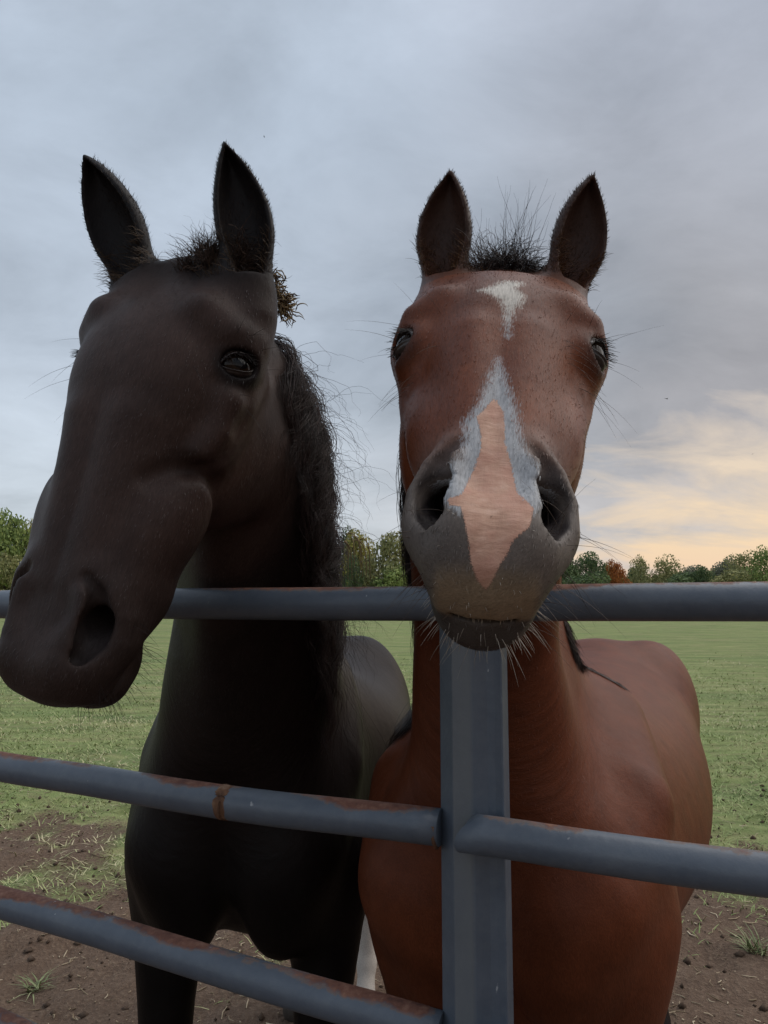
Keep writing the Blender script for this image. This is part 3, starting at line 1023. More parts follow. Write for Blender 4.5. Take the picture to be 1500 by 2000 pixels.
def head_prims(F, H, hp):
    """Sculpt a horse's head in the head frame H: x sideways, y backwards from the face line, t down from the poll."""
    ew = hp.get('eye_w', 0.0)
    mz = hp.get('muzzle_w', 1.0)
    jw = hp.get('jaw_w', 0.0)
    nw = hp.get('nose_w', 1.0); n2 = hp.get('nose_w2', 1.0)
    chin = hp.get('chin', 0.0)
    er = hp.get('eye_r', 1.0)
    no = hp.get('nostril', 1.0)
    # skull and nose
    F.put(H, p_loft([(-0.01, .028, .040, .085), (0.01, .052, .020, .105), (.05, .078, .010, .13), (.10, .090 + ew * .6, -.013, .145), (.15, .099 + ew, -.026, .15),
                     (.20, .098 + ew, -.029, .15), (.25, .090 + ew, -.022, .145), (.30, .080 + ew * .6, -.014, .14), (.36, .067 * nw + ew * .3, -.006, .135),
                     (.42, .055 * n2, .000, .125), (.47, .051 * mz * n2, .003, .12), (.52, .052 * mz, .004, .115), (.56, .049 * mz, .012, .11), (.59, .040 * mz, .025, .10)], n=2.5), .01)
    # lower jaw
    F.put(H, p_loft([(.06, .045, .08, .19), (.11, .066 + jw * .7, .06, .225), (.17, .078 + jw, .05, .240), (.23, .080 + jw, .05, .240), (.28, .075 + jw, .05, .222),
                     (.33, .060 + jw * .6, .05, .190), (.39, .043, .05, .160), (.45, .037, .05, .142), (.52, .036, .05, .132), (.565, .034, .055, .125)], n=2.3), .03)
    # cheek muscle, temple, brow, cheekbone ridge
    F.put(H, p_ell((.062 + jw, .155, .225), (.034, .085, .110)), .03)
    F.put(H, p_ell((.060 + ew * .5, .06, .09), (.035, .05, .07)), .03)
    e = np.array(hp['eye']); ey, et = e[1] - .03, e[2] - .2
    F.put(H, p_chain([(.070 + ew, -.002 + ey * .5, .145 + et), (.093 + ew, .010 + ey, .165 + et), (.099 + ew, .030 + ey, .178 + et), (.096 + ew, .055 + ey, .190 + et)], [.018, .019, .018, .015]), .028)
    F.put(H, p_chain([(.085 + ew, .085, .20), (.081 + ew, .078, .26), (.070 + ew * .6, .068, .32), (.058, .062, .37)], [.016, .018, .016, .010]), .035)
    F.put(H, p_chain([(.096 + ew, .055, .20), (.085 + ew * .5, .095, .17), (.070, .12, .13)], [.012, .012, .012]), .03)
    F.put(H, p_chain([(.078, .060, .050), (.090 + ew, .062, .100), (.094 + ew, .060, .150 + et)], [.024, .021, .017]), .05)
    # nasal bones: a flat bridge with soft edges
    F.put(H, p_chain([(.030, .002, .26), (.024, .012, .36), (.018, .018, .46)], [.016, .014, .012]), .03)
    # upper lip, nostril wings
    F.put(H, p_ell((0, .048, .562), (.050 * mz, .046, .046)), .025)
    F.put(H, p_ell((.030 * mz, .034, .555), (.026, .034, .036)), .02)
    wing = hp.get('wing', 1.0)
    wx = lambda v: v * mz * wing
    F.put(H, p_chain([(wx(.040), .018, .448), (wx(.055), .026, .468), (wx(.0635), .036, .492), (wx(.0635), .044, .518), (wx(.054), .044, .545), (wx(.042), .038, .560)],
                     [.012, .015, .0165, .0165, .015, .013]), .022)
    F.put(H, p_chain([(wx(.040), .010, .478), (wx(.043), .010, .505), (wx(.036), .012, .530)], [.013, .012, .012]), .014)
    F.put(H, p_chain([(wx(.054), .056, .525), (wx(.054), .064, .495), (wx(.050), .074, .455), (wx(.046), .078, .415)], [.017, .021, .021, .015]), .025)
    # lower lip and chin
    F.put(H, p_ell((0, .098, .572 - chin * .3), (.043 * mz, .032, .034)), .012)
    F.put(H, p_ell((0, .122, .545 - chin * .6), (.033, .026, .034)), .025)
    # cheekbone crest with the hollow under its front end, the muscle of the lips, a vein
    cx = hp['crest_x']; ho = hp.get('hollow', 1.0)
    F.put(H, p_chain([(cx + .008, .048, .205), (cx + .006, .052, .245), (cx - .002, .046, .276)], [.010, .013, .010]), .022)
    F.put(H, p_ell((cx - .020, .066, .352), (.019, .030, .042)), .04)
    F.put(H, p_ell((cx - .028, .052, .400), (.014, .022, .036)), .04)
    if ho > 0:
        F.put(H, p_chain([(cx - .024, .008, .330), (cx - .013, .027, .309), (cx + .001, .054, .297), (cx + .003, .082, .304)], [.001, .0030 * ho, .0050 * ho, .0040 * ho]), .026, 's')
        F.put(H, p_chain([(cx + .003, .088, .300), (cx - .006, .118, .338), (cx - .020, .155, .350)], [.004 * ho, .0045 * ho, .002]), .026, 's')
    # carve: nostrils, mouth, eye sockets, hollow above the eye
    F.put(H, p_chain([(wx(.040), -.002, .458), (wx(.0520), .007, .474), (wx(.0565), .015, .498), (wx(.0535), .020, .524), (wx(.045), .018, .548), (wx(.036), .012, .560)],
                     [.0045, .0095 * no, .0145 * no, .0150 * no, .011 * no, .005]), .007, 's')
    F.put(H, p_chain([(wx(.054), .016, .505), (wx(.044), .042, .490), (wx(.032), .075, .46)], [.014 * no, .013, .010]), .012, 's')
    F.put(H, p_chain(NOS3(mz * wing), [.013 * no, .013, .012, .010]), .010, 's')
    F.put(H, p_chain([(.052 * mz, .104, .500), (.050 * mz, .090, .545 - chin * .5), (.042 * mz, .078, .585 - chin), (.024 * mz, .073, .604 - chin), (0, .072, .610 - chin)], [.002, .003, .004, .0045, .0045]), .007, 's')
    # eye: lids around a socket
    en, eu, ev = eye_axes(hp)
    EM = Matrix(np.stack([en, eu, ev], 1).tolist())
    F.put(H, p_ell(e - en * .002, (.024 * er, .029 * er, .027 * er), EM), .016)
    F.put(H, p_ell(e + en * .020 * er, (.018 * er, .0212 * er, .0160 * er), EM), .006, 's')


def ear_prims(F, H, base, axis, face, length, width, bend):
    """A cupped pointed ear: base point and axis in head coordinates, face = direction the cup opens."""
    base = np.array(base, float); ax = np.array(axis, float) @ H.M; ax /= np.linalg.norm(ax)
    fc = np.array(face, float) @ H.M; fc -= ax * (fc @ ax); fc /= np.linalg.norm(fc)
    sx = np.cross(fc, ax)
    o = H.to_world(base)
    M = H.M @ np.stack([sx, -fc, ax], 1)
    E = Frame(o, M, False, H.scale)
    E.pad = 0.0
    L, W = length, width
    prof = [(-.12, .36), (0, .46), (.12, .62), (.28, .86), (.44, 1.0), (.60, .96), (.75, .76), (.88, .46), (.96, .20), (1.0, .05)]
    outer = [(p * L, W * w * .5, -.012 - .010 * w, .006 + .022 * w, bend * p * p * p) for p, w in prof]
    inner = [(p * L, max(W * w * .5 - .006, .001), -.052, .001 + .015 * w, bend * p * p * p) for p, w in prof if .05 < p < .97]
    F.put(E, p_loft(outer, 2.0), .030)
    F.put(E, p_loft(inner, 2.0), .004, 's')
    return E


def body_prims(F, B, bp):
    g = bp.get('girth', 1.0)
    w = bp.get('wither', 0.0); lg = bp.get('leg', 1.0); cb = bp.get('keel', 0.0); rg = bp.get('rear', g)
    F.put(B, p_loft([(.02, .10, .98, 1.14), (.06, .165, .90 + cb, 1.20), (.14, .205 * g, .83 + cb, 1.28 + w * .3), (.26, .235 * g, .77 + cb, 1.36 + w * .7), (.42, .25 * g, .72 + cb, 1.43 + w), (.60, .275 * (g + rg) / 2, .69, 1.415 + w), (.80, .30 * rg, .68, 1.37 + w * .5),
                     (1.0, .31 * rg, .69, 1.36), (1.18, .295 * rg, .74, 1.38), (1.34, .275 * rg, .82, 1.41), (1.50, .25 * rg, .90, 1.38), (1.62, .20 * g, .97, 1.28), (1.69, .10, 1.04, 1.16)], n=2.0, axis=1), .02)
    # breast, point of shoulder, shoulder blade
    F.put(B, p_ell((.088, .068, 1.02), (.088, .085, .16)), .028)
    F.put(B, p_chain([(.115 * g, .055, 1.16), (.120 * g, .050, 1.02), (.110 * g, .09, .88)], [.045, .052, .045]), .04)
    F.put(B, p_chain([(.155 * g, .08, 1.06), (.185 * g, .20, 1.18), (.15 * g, .38, 1.36 + w)], [.07, .075, .045]), .12)
    F.put(B, p_ell((.165 * g, .20, .98), (.085, .14, .17)), .06)
    # rump
    F.put(B, p_ell((.15 * g, 1.42, 1.20), (.13, .20, .20)), .06)
    F.put(B, p_ell((.13 * g, 1.56, 1.02), (.11, .14, .22)), .06)
    for (x0, yy, fr) in ((bp.get('fore_x', .155), .20, True), (.14, 1.48, False)):
        if fr:
            F.put(B, p_chain([(x0, .20, .98), (x0, .19, .84), (x0 * .97, .17, .70), (x0 * .95, .165, .56)], [.115 * lg, .085 * lg, .066 * lg, .048]), .045)
            F.put(B, p_ell((x0 * .95, .155, .48), (.045, .048, .060)), .025)
            F.put(B, p_chain([(x0 * .95, .17, .45), (x0 * .94, .175, .30), (x0 * .93, .175, .19)], [.038, .029, .031]), .02)
            F.put(B, p_ell((x0 * .93, .18, .165), (.037, .042, .042)), .02)
            F.put(B, p_chain([(x0 * .93, .17, .15), (x0 * .92, .13, .085)], [.032, .036]), .015)
            F.put(B, p_chain([(x0 * .92, .125, .075), (x0 * .92, .105, .036)], [.040, .054]), .012)
        else:
            F.put(B, p_chain([(x0 * .95, 1.46, 1.0), (x0, 1.44, .84), (x0 * .95, 1.56, .66), (x0 * .9, 1.65, .55)], [.14, .105, .062, .045]), .05)
            F.put(B, p_chain([(x0 * .9, 1.68, .58), (x0 * .9, 1.655, .52), (x0 * .9, 1.64, .44)], [.032, .046, .040]), .02)
            F.put(B, p_chain([(x0 * .9, 1.63, .46), (x0 * .9, 1.61, .30), (x0 * .9, 1.60, .18)], [.038, .031, .032]), .02)
            F.put(B, p_ell((x0 * .9, 1.595, .16), (.038, .044, .042)), .02)
            F.put(B, p_chain([(x0 * .9, 1.59, .15), (x0 * .9, 1.54, .085)], [.032, .036]), .015)
            F.put(B, p_chain([(x0 * .9, 1.535, .075), (x0 * .9, 1.515, .036)], [.040, .054]), .012)


def build_horse(cfg):
    Rm = rot_ypr(*[math.radians(a) for a in cfg['head_ypr']])
    M = np.stack([Rm[:, 0], Rm[:, 1], -Rm[:, 2]], 1)
    H = Frame(cfg['head_pos'], M, True, cfg['head_scale'])
    yaw = math.radians(cfg['body_yaw'])
    Bm = np.array([[math.cos(yaw), -math.sin(yaw), 0], [math.sin(yaw), math.cos(yaw), 0], [0, 0, 1]])
    B = Frame((cfg['body_pos'][0], cfg['body_pos'][1], 0), Bm, True, cfg.get('body_scale', 1.0))
    B.pad = .11
    Wd = Frame((0, 0, 0), np.eye(3), False)
    # extent of the grid
    hb = np.array([H.to_world(p) for p in ((-.13, -.05, -.05), (.13, -.05, -.05), (-.13, .26, .65), (.13, .26, .65), (-.13, -.05, .65), (.13, -.05, .65), (-.13, .26, -.05), (.13, .26, -.05))] +
                  [H.to_world(e['base']) + np.array(e['axis']) / np.linalg.norm(e['axis']) * e['length'] * 1.08 * s + d for e in cfg['ears'] for s in (.5, 1.05) for d in (np.array((.03, 0, 0)), np.array((-.03, 0, 0)))])
    bb = np.array([B.to_world(p) for p in ((-.37, -.08, -.02), (.37, -.08, -.02), (-.37, 1.8, 1.5), (.37, 1.8, 1.5))])
    al = np.concatenate([hb, bb])
    hf, hc = cfg.get('hf', .0034), .013
    axs = [graded(al[:, k].min() - .03, al[:, k].max() + .03, hb[:, k].min() - .005, hb[:, k].max() + .005, hf, hc) for k in range(3)]
    F = Field(*[a.astype(np.float64) for a in axs])
    body_prims(F, B, cfg['body'])
    # neck
    lx_b, lx_h = Bm[:, 0], M[:, 0]
    nodes, lats = [], []
    for (fr, p, a, b) in cfg['neck']:
        q = B.to_world(p) if fr == 'b' else H.to_world(p) if fr == 'h' else np.array(p)
        nodes.append((q, a, b))
    for i in range(len(nodes)):
        u = i / (len(nodes) - 1)
        u = u * u * (3 - 2 * u)
        lats.append(lx_b * (1 - u) + lx_h * u)
    F.put(Wd, p_tube(nodes, lats, 48), .09)
    for sg in (-1, 1):                          # straps of muscle down the front of the neck
        q = [H.to_world((sg * .045, .21, .20)), (H.to_world((sg * .05, .25, .25)) + B.to_world((sg * .075, .10, 1.30))) / 2 + np.array([0, .02, 0]), B.to_world((sg * .075, .07, 1.24)), B.to_world((sg * .07, .12, 1.06))]
        F.put(Wd, p_chain(q, [.018, .026, .030, .024]), .12)
    for (pts, rad, k, op) in cfg.get('neck_extra', []):
        q = [B.to_world(p) if fr == 'b' else H.to_world(p) if fr == 'h' else np.array(p) for fr, p in pts]
        F.put(Wd, p_chain(q, rad), k, op)
    head_prims(F, H, cfg['head'])
    ears = []
    for e in cfg['ears']:
        Hn = Frame(H.o, H.M, False, H.scale)
        ears.append(ear_prims(F, Hn, e['base'], e['axis'], e['face'], e['length'], e['width'], e['bend']))
    V, Q = surface_nets(F)
    V = relax(V, Q, 3)
    nrm = normals(V, Q)
    return dict(V=V, Q=Q, N=nrm, H=H, B=B, M=M, ears=ears, neck=nodes, grid=F.f.shape)


BAY = dict(
    head_pos=(.175, 1.0608, 2.0074), head_ypr=(-1.0, -43.3, 7.2), head_scale=1.08, body_pos=(.155, 1.25), body_yaw=-23, body_scale=.985,
    head=dict(eye=(.094, .029, .238), crest_x=.083, hollow=0, eye_n=(.90, -.40, .0), eye_w=.003, muzzle_w=.925, jaw_w=.015, chin=.013, eye_r=1.08, nostril=1.15),
    body=dict(girth=1.06, wither=-.06, keel=-.05),
    neck=[('b', (0, .46, 1.08), .17, .29), ('b', (0, .27, 1.20), .158, .26), ('w', (.19, 1.40, 1.52), .112, .21), ('h', (0, .19, .15), .084, .10), ('h', (0, .12, .10), .06, .05)],
    ears=[dict(base=(-.078, .045, .045), axis=(.00, -.05, 1), face=(-.25, -1, -.1), length=.166, width=.075, bend=.013),
          dict(base=(.080, .045, .050), axis=(.34, -.05, 1), face=(.25, -1, -.1), length=.170, width=.076, bend=-.018)],
)
BLACK = dict(
    head_pos=(-.300, 1.0479, 2.0156), head_ypr=(-22.7, -13.3, 8.9), head_scale=(1.29, 1.17, 1.08), body_pos=(-.297, 1.50), body_yaw=-4, body_scale=.98,
    head=dict(eye=(.095, .047, .159), crest_x=.092, hollow=.20, eye_w=.0, muzzle_w=1.08, wing=.95, jaw_w=-.010, nose_w=1.22, nose_w2=1.45, chin=.006, eye_r=1.02, nostril=.92),
    body=dict(girth=.85, rear=1.12, leg=.88, keel=.04, fore_x=.168),
    neck=[('b', (0, .46, 1.10), .18, .30), ('b', (0, .25, 1.25), .190, .25), ('w', (-.232, 1.46, 1.53), .110, .19), ('h', (0, .20, .11), .075, .12), ('h', (0, .12, .07), .05, .07)],
    ears=[dict(base=(-.060, .040, .045), axis=(-.52, .0, 1), face=(-.45, -1, -.1), length=.198, width=.080, bend=.014),
          dict(base=(.102, .045, .050), axis=(-.10, .0, 1), face=(.15, -1, -.1), length=.192, width=.070, bend=-.018)],
)

STAR = [(-0.0274, 0.177), (-0.0106, 0.1644), (0.0011, 0.148), (0.0205, 0.1513), (0.0135, 0.1716), (0.0215, 0.1843), (0.0203, 0.2032), (0.0112, 0.2184), (0.0075, 0.2478), (0.0067, 0.2758), (0.0043, 0.2475), (0.0025, 0.2192), (-0.0031, 0.1992), (-0.0179, 0.1823)]
STRIPE = [(-0.0013, 0.3141), (-0.0119, 0.3667), (-0.018, 0.3996), (-0.0289, 0.4235), (-0.0271, 0.4537), (-0.0295, 0.4829), (-0.0406, 0.4941), (-0.0513, 0.4958), (-0.0437, 0.5332), (-0.0336, 0.5461), (-0.0251, 0.5556), (0.036, 0.5469), (0.0447, 0.5303), (0.0548, 0.4935), (0.0429, 0.4918), (0.0287, 0.474), (0.021, 0.4435), (0.0169, 0.4002), (0.0086, 0.365)]
PINK = [(-0.0031, 0.3823), (-0.0105, 0.4006), (-0.0186, 0.418), (-0.0142, 0.4426), (-0.0125, 0.4653), (-0.0166, 0.4886), (-0.0227, 0.5148), (-0.0255, 0.5325), (-0.0372, 0.5396), (-0.0354, 0.547), (-0.0255, 0.5483), (-0.0205, 0.5696), (-0.0165, 0.5885), (-0.0142, 0.604), (-0.0083, 0.6182), (-0.0013, 0.6264), (0.0031, 0.6198), (0.0073, 0.6068), (0.0143, 0.5916), (0.0163, 0.582), (0.0289, 0.5664), (0.0325, 0.5436), (0.0206, 0.5247), (0.0168, 0.4996), (0.0136, 0.4812), (0.0076, 0.4522), (0.0075, 0.4272), (0.0055, 0.4054)]


def poly_dist(P, poly):
    """Signed distance to a polygon, positive inside."""
    poly = np.array(poly); x, y = P[:, 0], P[:, 1]
    best = np.full(len(P), 9.0); ins = np.zeros(len(P), bool)
    for i in range(len(poly)):
        a, b = poly[i - 1], poly[i]
        e = b - a; w = P - a
        h = np.clip((w @ e) / (e @ e), 0, 1)
        best = np.minimum(best, np.hypot(w[:, 0] - e[0] * h, w[:, 1] - e[1] * h))
        c = ((a[1] > y) != (b[1] > y)) & (x < (b[0] - a[0]) * (y - a[1]) / (b[1] - a[1] + 1e-12) + a[0])
        ins ^= c
    return np.where(ins, best, -best)


def coat_material(name, rough, spec, sheen):
    m, nt, b = new_mat(name, rough, spec)
    hc = attr(nt, 'flow', 'Vector')
    pig = attr(nt, 'pigment', 'Color')
    hair = noise(nt, mapping(nt, hc, (520, 60, 520)), 1.0, 3, .6)
    fine = noise(nt, mapping(nt, hc, (1300, 170, 1300)), 1.0, 2, .6)
    patch = noise(nt, mapping(nt, hc, (22, 14, 22)), 1.0, 4, .55)
    col = mix(nt, 1.0, pig, ramp(nt, patch, [(.3, .84), (.5, 1.0), (.7, 1.16)]), 'MULTIPLY')
    col = mix(nt, 1.0, col, ramp(nt, hair, [(.3, .80), (.5, 1.0), (.72, 1.22)]), 'MULTIPLY')
    wd = math_(nt, 'ADD', attr(nt, 'white'), math_(nt, 'MULTIPLY', math_(nt, 'SUBTRACT', noise(nt, mapping(nt, hc, (900, 90, 900)), 1.0, 3, .7), .5), .032))
    wm = ramp(nt, math_(nt, 'MULTIPLY_ADD', wd, 60), [(.20, 0), (.75, 1)])
    wcol = mix(nt, 1.0, attr(nt, 'white_col', 'Color'), ramp(nt, hair, [(.3, .68), (.7, 1.22)]), 'MULTIPLY')
    col = mix(nt, math_(nt, 'MULTIPLY', wm, .93), col, wcol)
    pd = math_(nt, 'ADD', attr(nt, 'pink'), math_(nt, 'MULTIPLY', math_(nt, 'SUBTRACT', fine, .5), .006))
    pm = ramp(nt, math_(nt, 'MULTIPLY_ADD', pd, 160), [(.4, 0), (.6, 1)])
    skin = ramp(nt, noise(nt, mapping(nt, hc, (70, 90, 70)), 1.0, 5, .6), [(.3, (.36, .20, .135)), (.5, (.45, .265, .185)), (.7, (.52, .33, .245))])
    blot = ramp(nt, noise(nt, mapping(nt, hc, (26, 26, 26)), 1.0, 3, .6), [(.42, 0), (.62, .55)])
    skin = mix(nt, blot, skin, (.45, .225, .165))
    crease = ramp(nt, noise(nt, mapping(nt, hc, (38, 120, 38)), 1.0, 4, .6, .5), [(.30, .92), (.45, 1.0)])
    skin = mix(nt, 1.0, skin, crease, 'MULTIPLY')
    col = mix(nt, pm, col, skin)
    link(nt, col, b.inputs['Base Color'])
    rr = mix(nt, pm, (rough, rough, rough), (.55, .55, .55))
    link(nt, rr, b.inputs['Roughness'])
    b.inputs['Sheen Weight'].default_value = sheen
    b.inputs['Sheen Roughness'].default_value = .4
    h = math_(nt, 'ADD', math_(nt, 'MULTIPLY', hair, .5), math_(nt, 'MULTIPLY', fine, .25))
    h = math_(nt, 'ADD', h, math_(nt, 'MULTIPLY', noise(nt, mapping(nt, hc, (34, 26, 34)), 1.0, 3, .5), 2.2))
    h = math_(nt, 'ADD', h, math_(nt, 'MULTIPLY', math_(nt, 'MULTIPLY', noise(nt, mapping(nt, hc, (38, 120, 38)), 1.0, 4, .6, .5), pm), 2.0))
    bump(nt, b, h, .5, .0016)
    return m


def _ma(nt, v, k):
    n = nt.nodes.new('ShaderNodeMath'); n.operation = 'MULTIPLY_ADD'
    nt.links.new(v, n.inputs[0]); n.inputs[1].default_value = k; n.inputs[2].default_value = .5
    return n.outputs[0]


_math_plain = math_
def math_(nt, op, a, b=None, clamp=False):
    return _ma(nt, a, b) if op == 'MULTIPLY_ADD' else _math_plain(nt, op, a, b, clamp)


def hair_mat(name, c0, c1, rough=.5):
    m, nt, b = new_mat(name, rough, .22)
    link(nt, ramp(nt, attr(nt, 'tone'), [(0, c0), (1, c1)]), b.inputs['Base Color'])
    return m


def hair_multi(name, sets, mat, parent):
    """Several batches of hairs (polylines, radius profile) as one mesh."""
    Vs, Fs, Ts, n0 = [], [], [], 0
    for P, r in sets:
        P = np.asarray(P)
        V, Fq = strands(P, np.tile(r, (len(P), 1)), 3)
        Vs.append(V); Fs.append(Fq + n0); n0 += len(V)
        Ts.append(np.repeat(rng.random(len(P)), P.shape[1] * 3))
    return child(mesh_obj(name, np.concatenate(Vs), np.concatenate(Fs), mat, attrs={'tone': ('FLOAT', np.concatenate(Ts))}), parent)


def hair_obj(name, polys, rad, mat, parent, tone=None, sides=3):
    polys = np.asarray(polys)
    V, Fq = strands(polys, rad, sides)
    tn = rng.random(len(polys)) if tone is None else tone
    o = child(mesh_obj(name, V, Fq, mat, attrs={'tone': ('FLOAT', np.repeat(tn, polys.shape[1] * sides))}), parent)
    if name in ('whiskers', 'eyelashes', 'ear_hair', 'stray_hair'):
        o['kind'] = 'stuff'
    return o


def lerp3(a, b, t):
    return np.asarray(a) * (1 - t)[:, None] + np.asarray(b) * t[:, None]


def grow(root, d0, L, m, grav, wob, freq, seed, curl=0.0):
    """Grow hair polylines from roots along d0, bending down with grav and waving by wob (metres)."""
    rg = np.random.default_rng(seed)
    n = len(root)
    P = np.zeros((n, m, 3)); P[:, 0] = root
    d = d0 / np.linalg.norm(d0, axis=1, keepdims=True)
    st = (L / (m - 1))[:, None]
    g = np.broadcast_to(np.asarray(grav, float).reshape(-1, 1) if np.ndim(grav) else np.full((n, 1), grav), (n, 1))
    ph = rg.random((n, 2)) * 6.28
    for i in range(1, m):
        d = d + np.array([0, 0, -1.0]) * g / (m - 1)
        d = d + rg.normal(size=(n, 3)) * curl
        d /= np.linalg.norm(d, axis=1, keepdims=True)
        P[:, i] = P[:, i - 1] + d * st
    if np.any(wob):
        u = np.linspace(0, 1, m)[None, :]
        a = np.broadcast_to(np.asarray(wob, float).reshape(-1, 1) if np.ndim(wob) else np.full((n, 1), wob), (n, 1))
        P[:, :, 0] += a * u * np.sin(freq * u * 6.28 + ph[:, :1])
        P[:, :, 1] += a * u * np.sin(freq * 1.1 * u * 6.28 + ph[:, 1:])
    return P


def finish_horse(cfg, key):
    h = build_horse(cfg)
    V, Q, Nn, H, B = h['V'], h['Q'], h['N'], h['H'], h['B']
    hp = cfg['head']
    L = H.to_local(V); x, y, t = L.T
    Lb = B.to_local(V); bx, by, bz = Lb.T
    sx = np.abs(x)
    headw = sstep(1.25, .85, np.sqrt((x / .14) ** 2 + ((y - .1) / .20) ** 2 + ((t - .30) / .40) ** 2) / 1.0)
    headw = np.maximum(headw, ((t > .25) & (t < .70) & (y < .26) & (y > -.08) & (sx < .13)).astype(float))
    n = len(V)
    pig = np.zeros((n, 3))
    ear = np.zeros(n)
    earin = np.zeros(n)
    for E in h['ears']:
        le = E.to_local(V)
        k = (le[:, 2] > .004) & (np.abs(le[:, 0]) < .07) & (np.abs(le[:, 1]) < .06)
        ear[k] = np.clip(le[k, 2] / .16, .0, 1)
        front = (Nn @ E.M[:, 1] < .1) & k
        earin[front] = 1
    eyeL = np.array(hp['eye']) * np.array((1, 1, 1))
    de = np.sqrt((sx - eyeL[0]) ** 2 + (y - eyeL[1]) ** 2 + (t - eyeL[2]) ** 2)
    muz = sstep(.40, .50, t + .15 * y) * headw
    white = np.full(n, -1.0); pink = np.full(n, -1.0); wcol = np.tile(np.array([.34, .32, .31]), (n, 1))
    nostril = np.zeros(n)
    # inside of the nostrils: points that sit well behind the skin line of the muzzle and face each other
    if key == 'bay':
        base = np.array([.114, .0300, .0118]); pig[:] = base
        wv = fbm(x * 14 + 3, t * 9 + y * 7, 4) - .5
        lighter = np.clip(.5 + wv * 2.4, 0, 1) * headw
        pig = pig * (1 - .45 * lighter[:, None]) + np.array([.200, .0580, .0185]) * (.45 * lighter[:, None])
        fore = sstep(.03, -.03, y) * headw * sstep(.34, .20, t)
        pig = pig * (1 - .45 * fore[:, None]) + np.array([.074, .0255, .0155]) * .45 * fore[:, None]
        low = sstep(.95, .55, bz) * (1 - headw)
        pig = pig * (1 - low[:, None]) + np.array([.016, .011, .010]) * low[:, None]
        g = muz[:, None]
        pig = pig * (1 - g) + np.array([.098, .078, .066]) * g
        s6 = t + .6 * y
        tan = sstep(.598, .628, s6) * sstep(.668, .655, s6) * sstep(.079, .072, y) * sstep(.046, .036, sx) * headw
        tan = tan[:, None] * 1.0
        pig = pig * (1 - tan) + np.array([.235, .175, .115]) * tan
        lowlip = sstep(.070, .084, y) * sstep(.52, .55, t) * headw
        pig = pig * (1 - lowlip[:, None]) + np.array([.062, .052, .046]) * lowlip[:, None]
        dk = sstep(.034, .022, de)[:, None]
        pig = pig * (1 - dk) + np.array([.020, .015, .014]) * dk
        e1 = (sstep(0, .5, ear) * .85)[:, None]
        pig = pig * (1 - e1) + np.array([.048, .025, .018]) * e1
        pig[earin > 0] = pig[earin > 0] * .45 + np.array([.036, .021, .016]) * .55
        XY = np.stack([x, t + .6 * y], 1)
        okf = (Nn @ (H.M @ np.array([0, -1, .15])) > -.35) & (y < .075)
        white[okf] = np.maximum(poly_dist(XY[okf], STAR), poly_dist(XY[okf], STRIPE))
        pink[okf] = poly_dist(XY[okf], PINK)
        s_ = sstep(.22, .30, t)[:, None]
        wcol = np.array([.52, .48, .42]) * (1 - s_) + np.array([.33, .335, .345]) * s_
    else:
        base = np.array([.0150, .0098, .0084]); pig[:] = base
        face = headw * sstep(.0, .1, t)
        wv = np.clip(.5 + (fbm(x * 9 + 3, t * 7 + y * 8, 14) - .5) * 2.6, 0, 1)
        f2 = (face * (.35 + .65 * wv))[:, None]
        pig = pig * (1 - f2) + np.array([.049, .0300, .0250]) * f2
        cheek = np.exp(-(((y - .10) / .06) ** 2 + ((t - .24) / .08) ** 2)) * headw
        pig = pig + np.array([.022, .010, .006]) * cheek[:, None] * wv[:, None]
        g = (muz * .6)[:, None]
        pig = pig * (1 - g) + np.array([.031, .0225, .0200]) * g
        dk = sstep(.040, .026, de)[:, None]
        pig = pig * (1 - dk) + np.array([.014, .011, .011]) * dk
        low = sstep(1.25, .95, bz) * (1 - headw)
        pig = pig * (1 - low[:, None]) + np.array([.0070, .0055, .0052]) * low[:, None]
        back = sstep(.35, .8, by)[:, None] * (1 - headw[:, None])
        pig = pig * (1 - back * .5) + np.array([.018, .0125, .0108]) * back * .5
        e1 = sstep(0, .3, ear)[:, None]
        pig = pig * (1 - e1) + np.array([.011, .009, .009]) * e1
        sock = (by > 1.1) & (bz < .62)
        white[sock] = (.50 - bz[sock]) + (fbm(bx[sock] * 30, by[sock] * 30, 4) - .5) * .06
        wcol[:] = np.array([.55, .50, .45])
    # dark lining of the nostrils
    mzw = hp['muzzle_w'] * hp.get('wing', 1.0); no = hp.get('nostril', 1.0)
    Ls = np.stack([sx, y, t], 1); ns = np.zeros(n)
    for ch, rad_ in ((NOS1(mzw), [.0045, .0095 * no, .0145 * no, .0150 * no, .011 * no, .005]), (NOS3(mzw), [.013 * no, .013, .012, .010])):
        ch = np.array(ch)
        for i in range(len(ch) - 1):
            ab = ch[i + 1] - ch[i]; hh = np.clip(((Ls - ch[i]) @ ab) / (ab @ ab), 0, 1)
            dd = np.linalg.norm(Ls - ch[i] - hh[:, None] * ab, axis=1) - (rad_[i] + (rad_[i + 1] - rad_[i]) * hh)
            ns = np.maximum(ns, sstep(.0035, .0008, dd))
    ax_ = np.array(NOS3(mzw)); inn = np.zeros(n)
    for i in range(len(ax_) - 1):
        ab = ax_[i + 1] - ax_[i]; hh = np.clip(((Ls - ax_[i]) @ ab) / (ab @ ab), 0, 1)
        inn = np.maximum(inn, sstep(.0185, .0165, np.linalg.norm(Ls - ax_[i] - hh[:, None] * ab, axis=1)))
    inn *= headw > .3
    ns = (ns * (.45 + .55 * sstep(.012, .030, y)) * (headw > .3))[:, None]
    ns = np.maximum(ns, inn[:, None])
    pig = pig * (1 - ns) + np.array([.034, .027, .026]) * ns
    white[(ns[:, 0] > .4)] = -1; pink[(ns[:, 0] > .4)] = -1
    hoof = (bz < .085) & (headw < .5)
    pig[hoof] = (.05, .042, .036); white[hoof] = -1
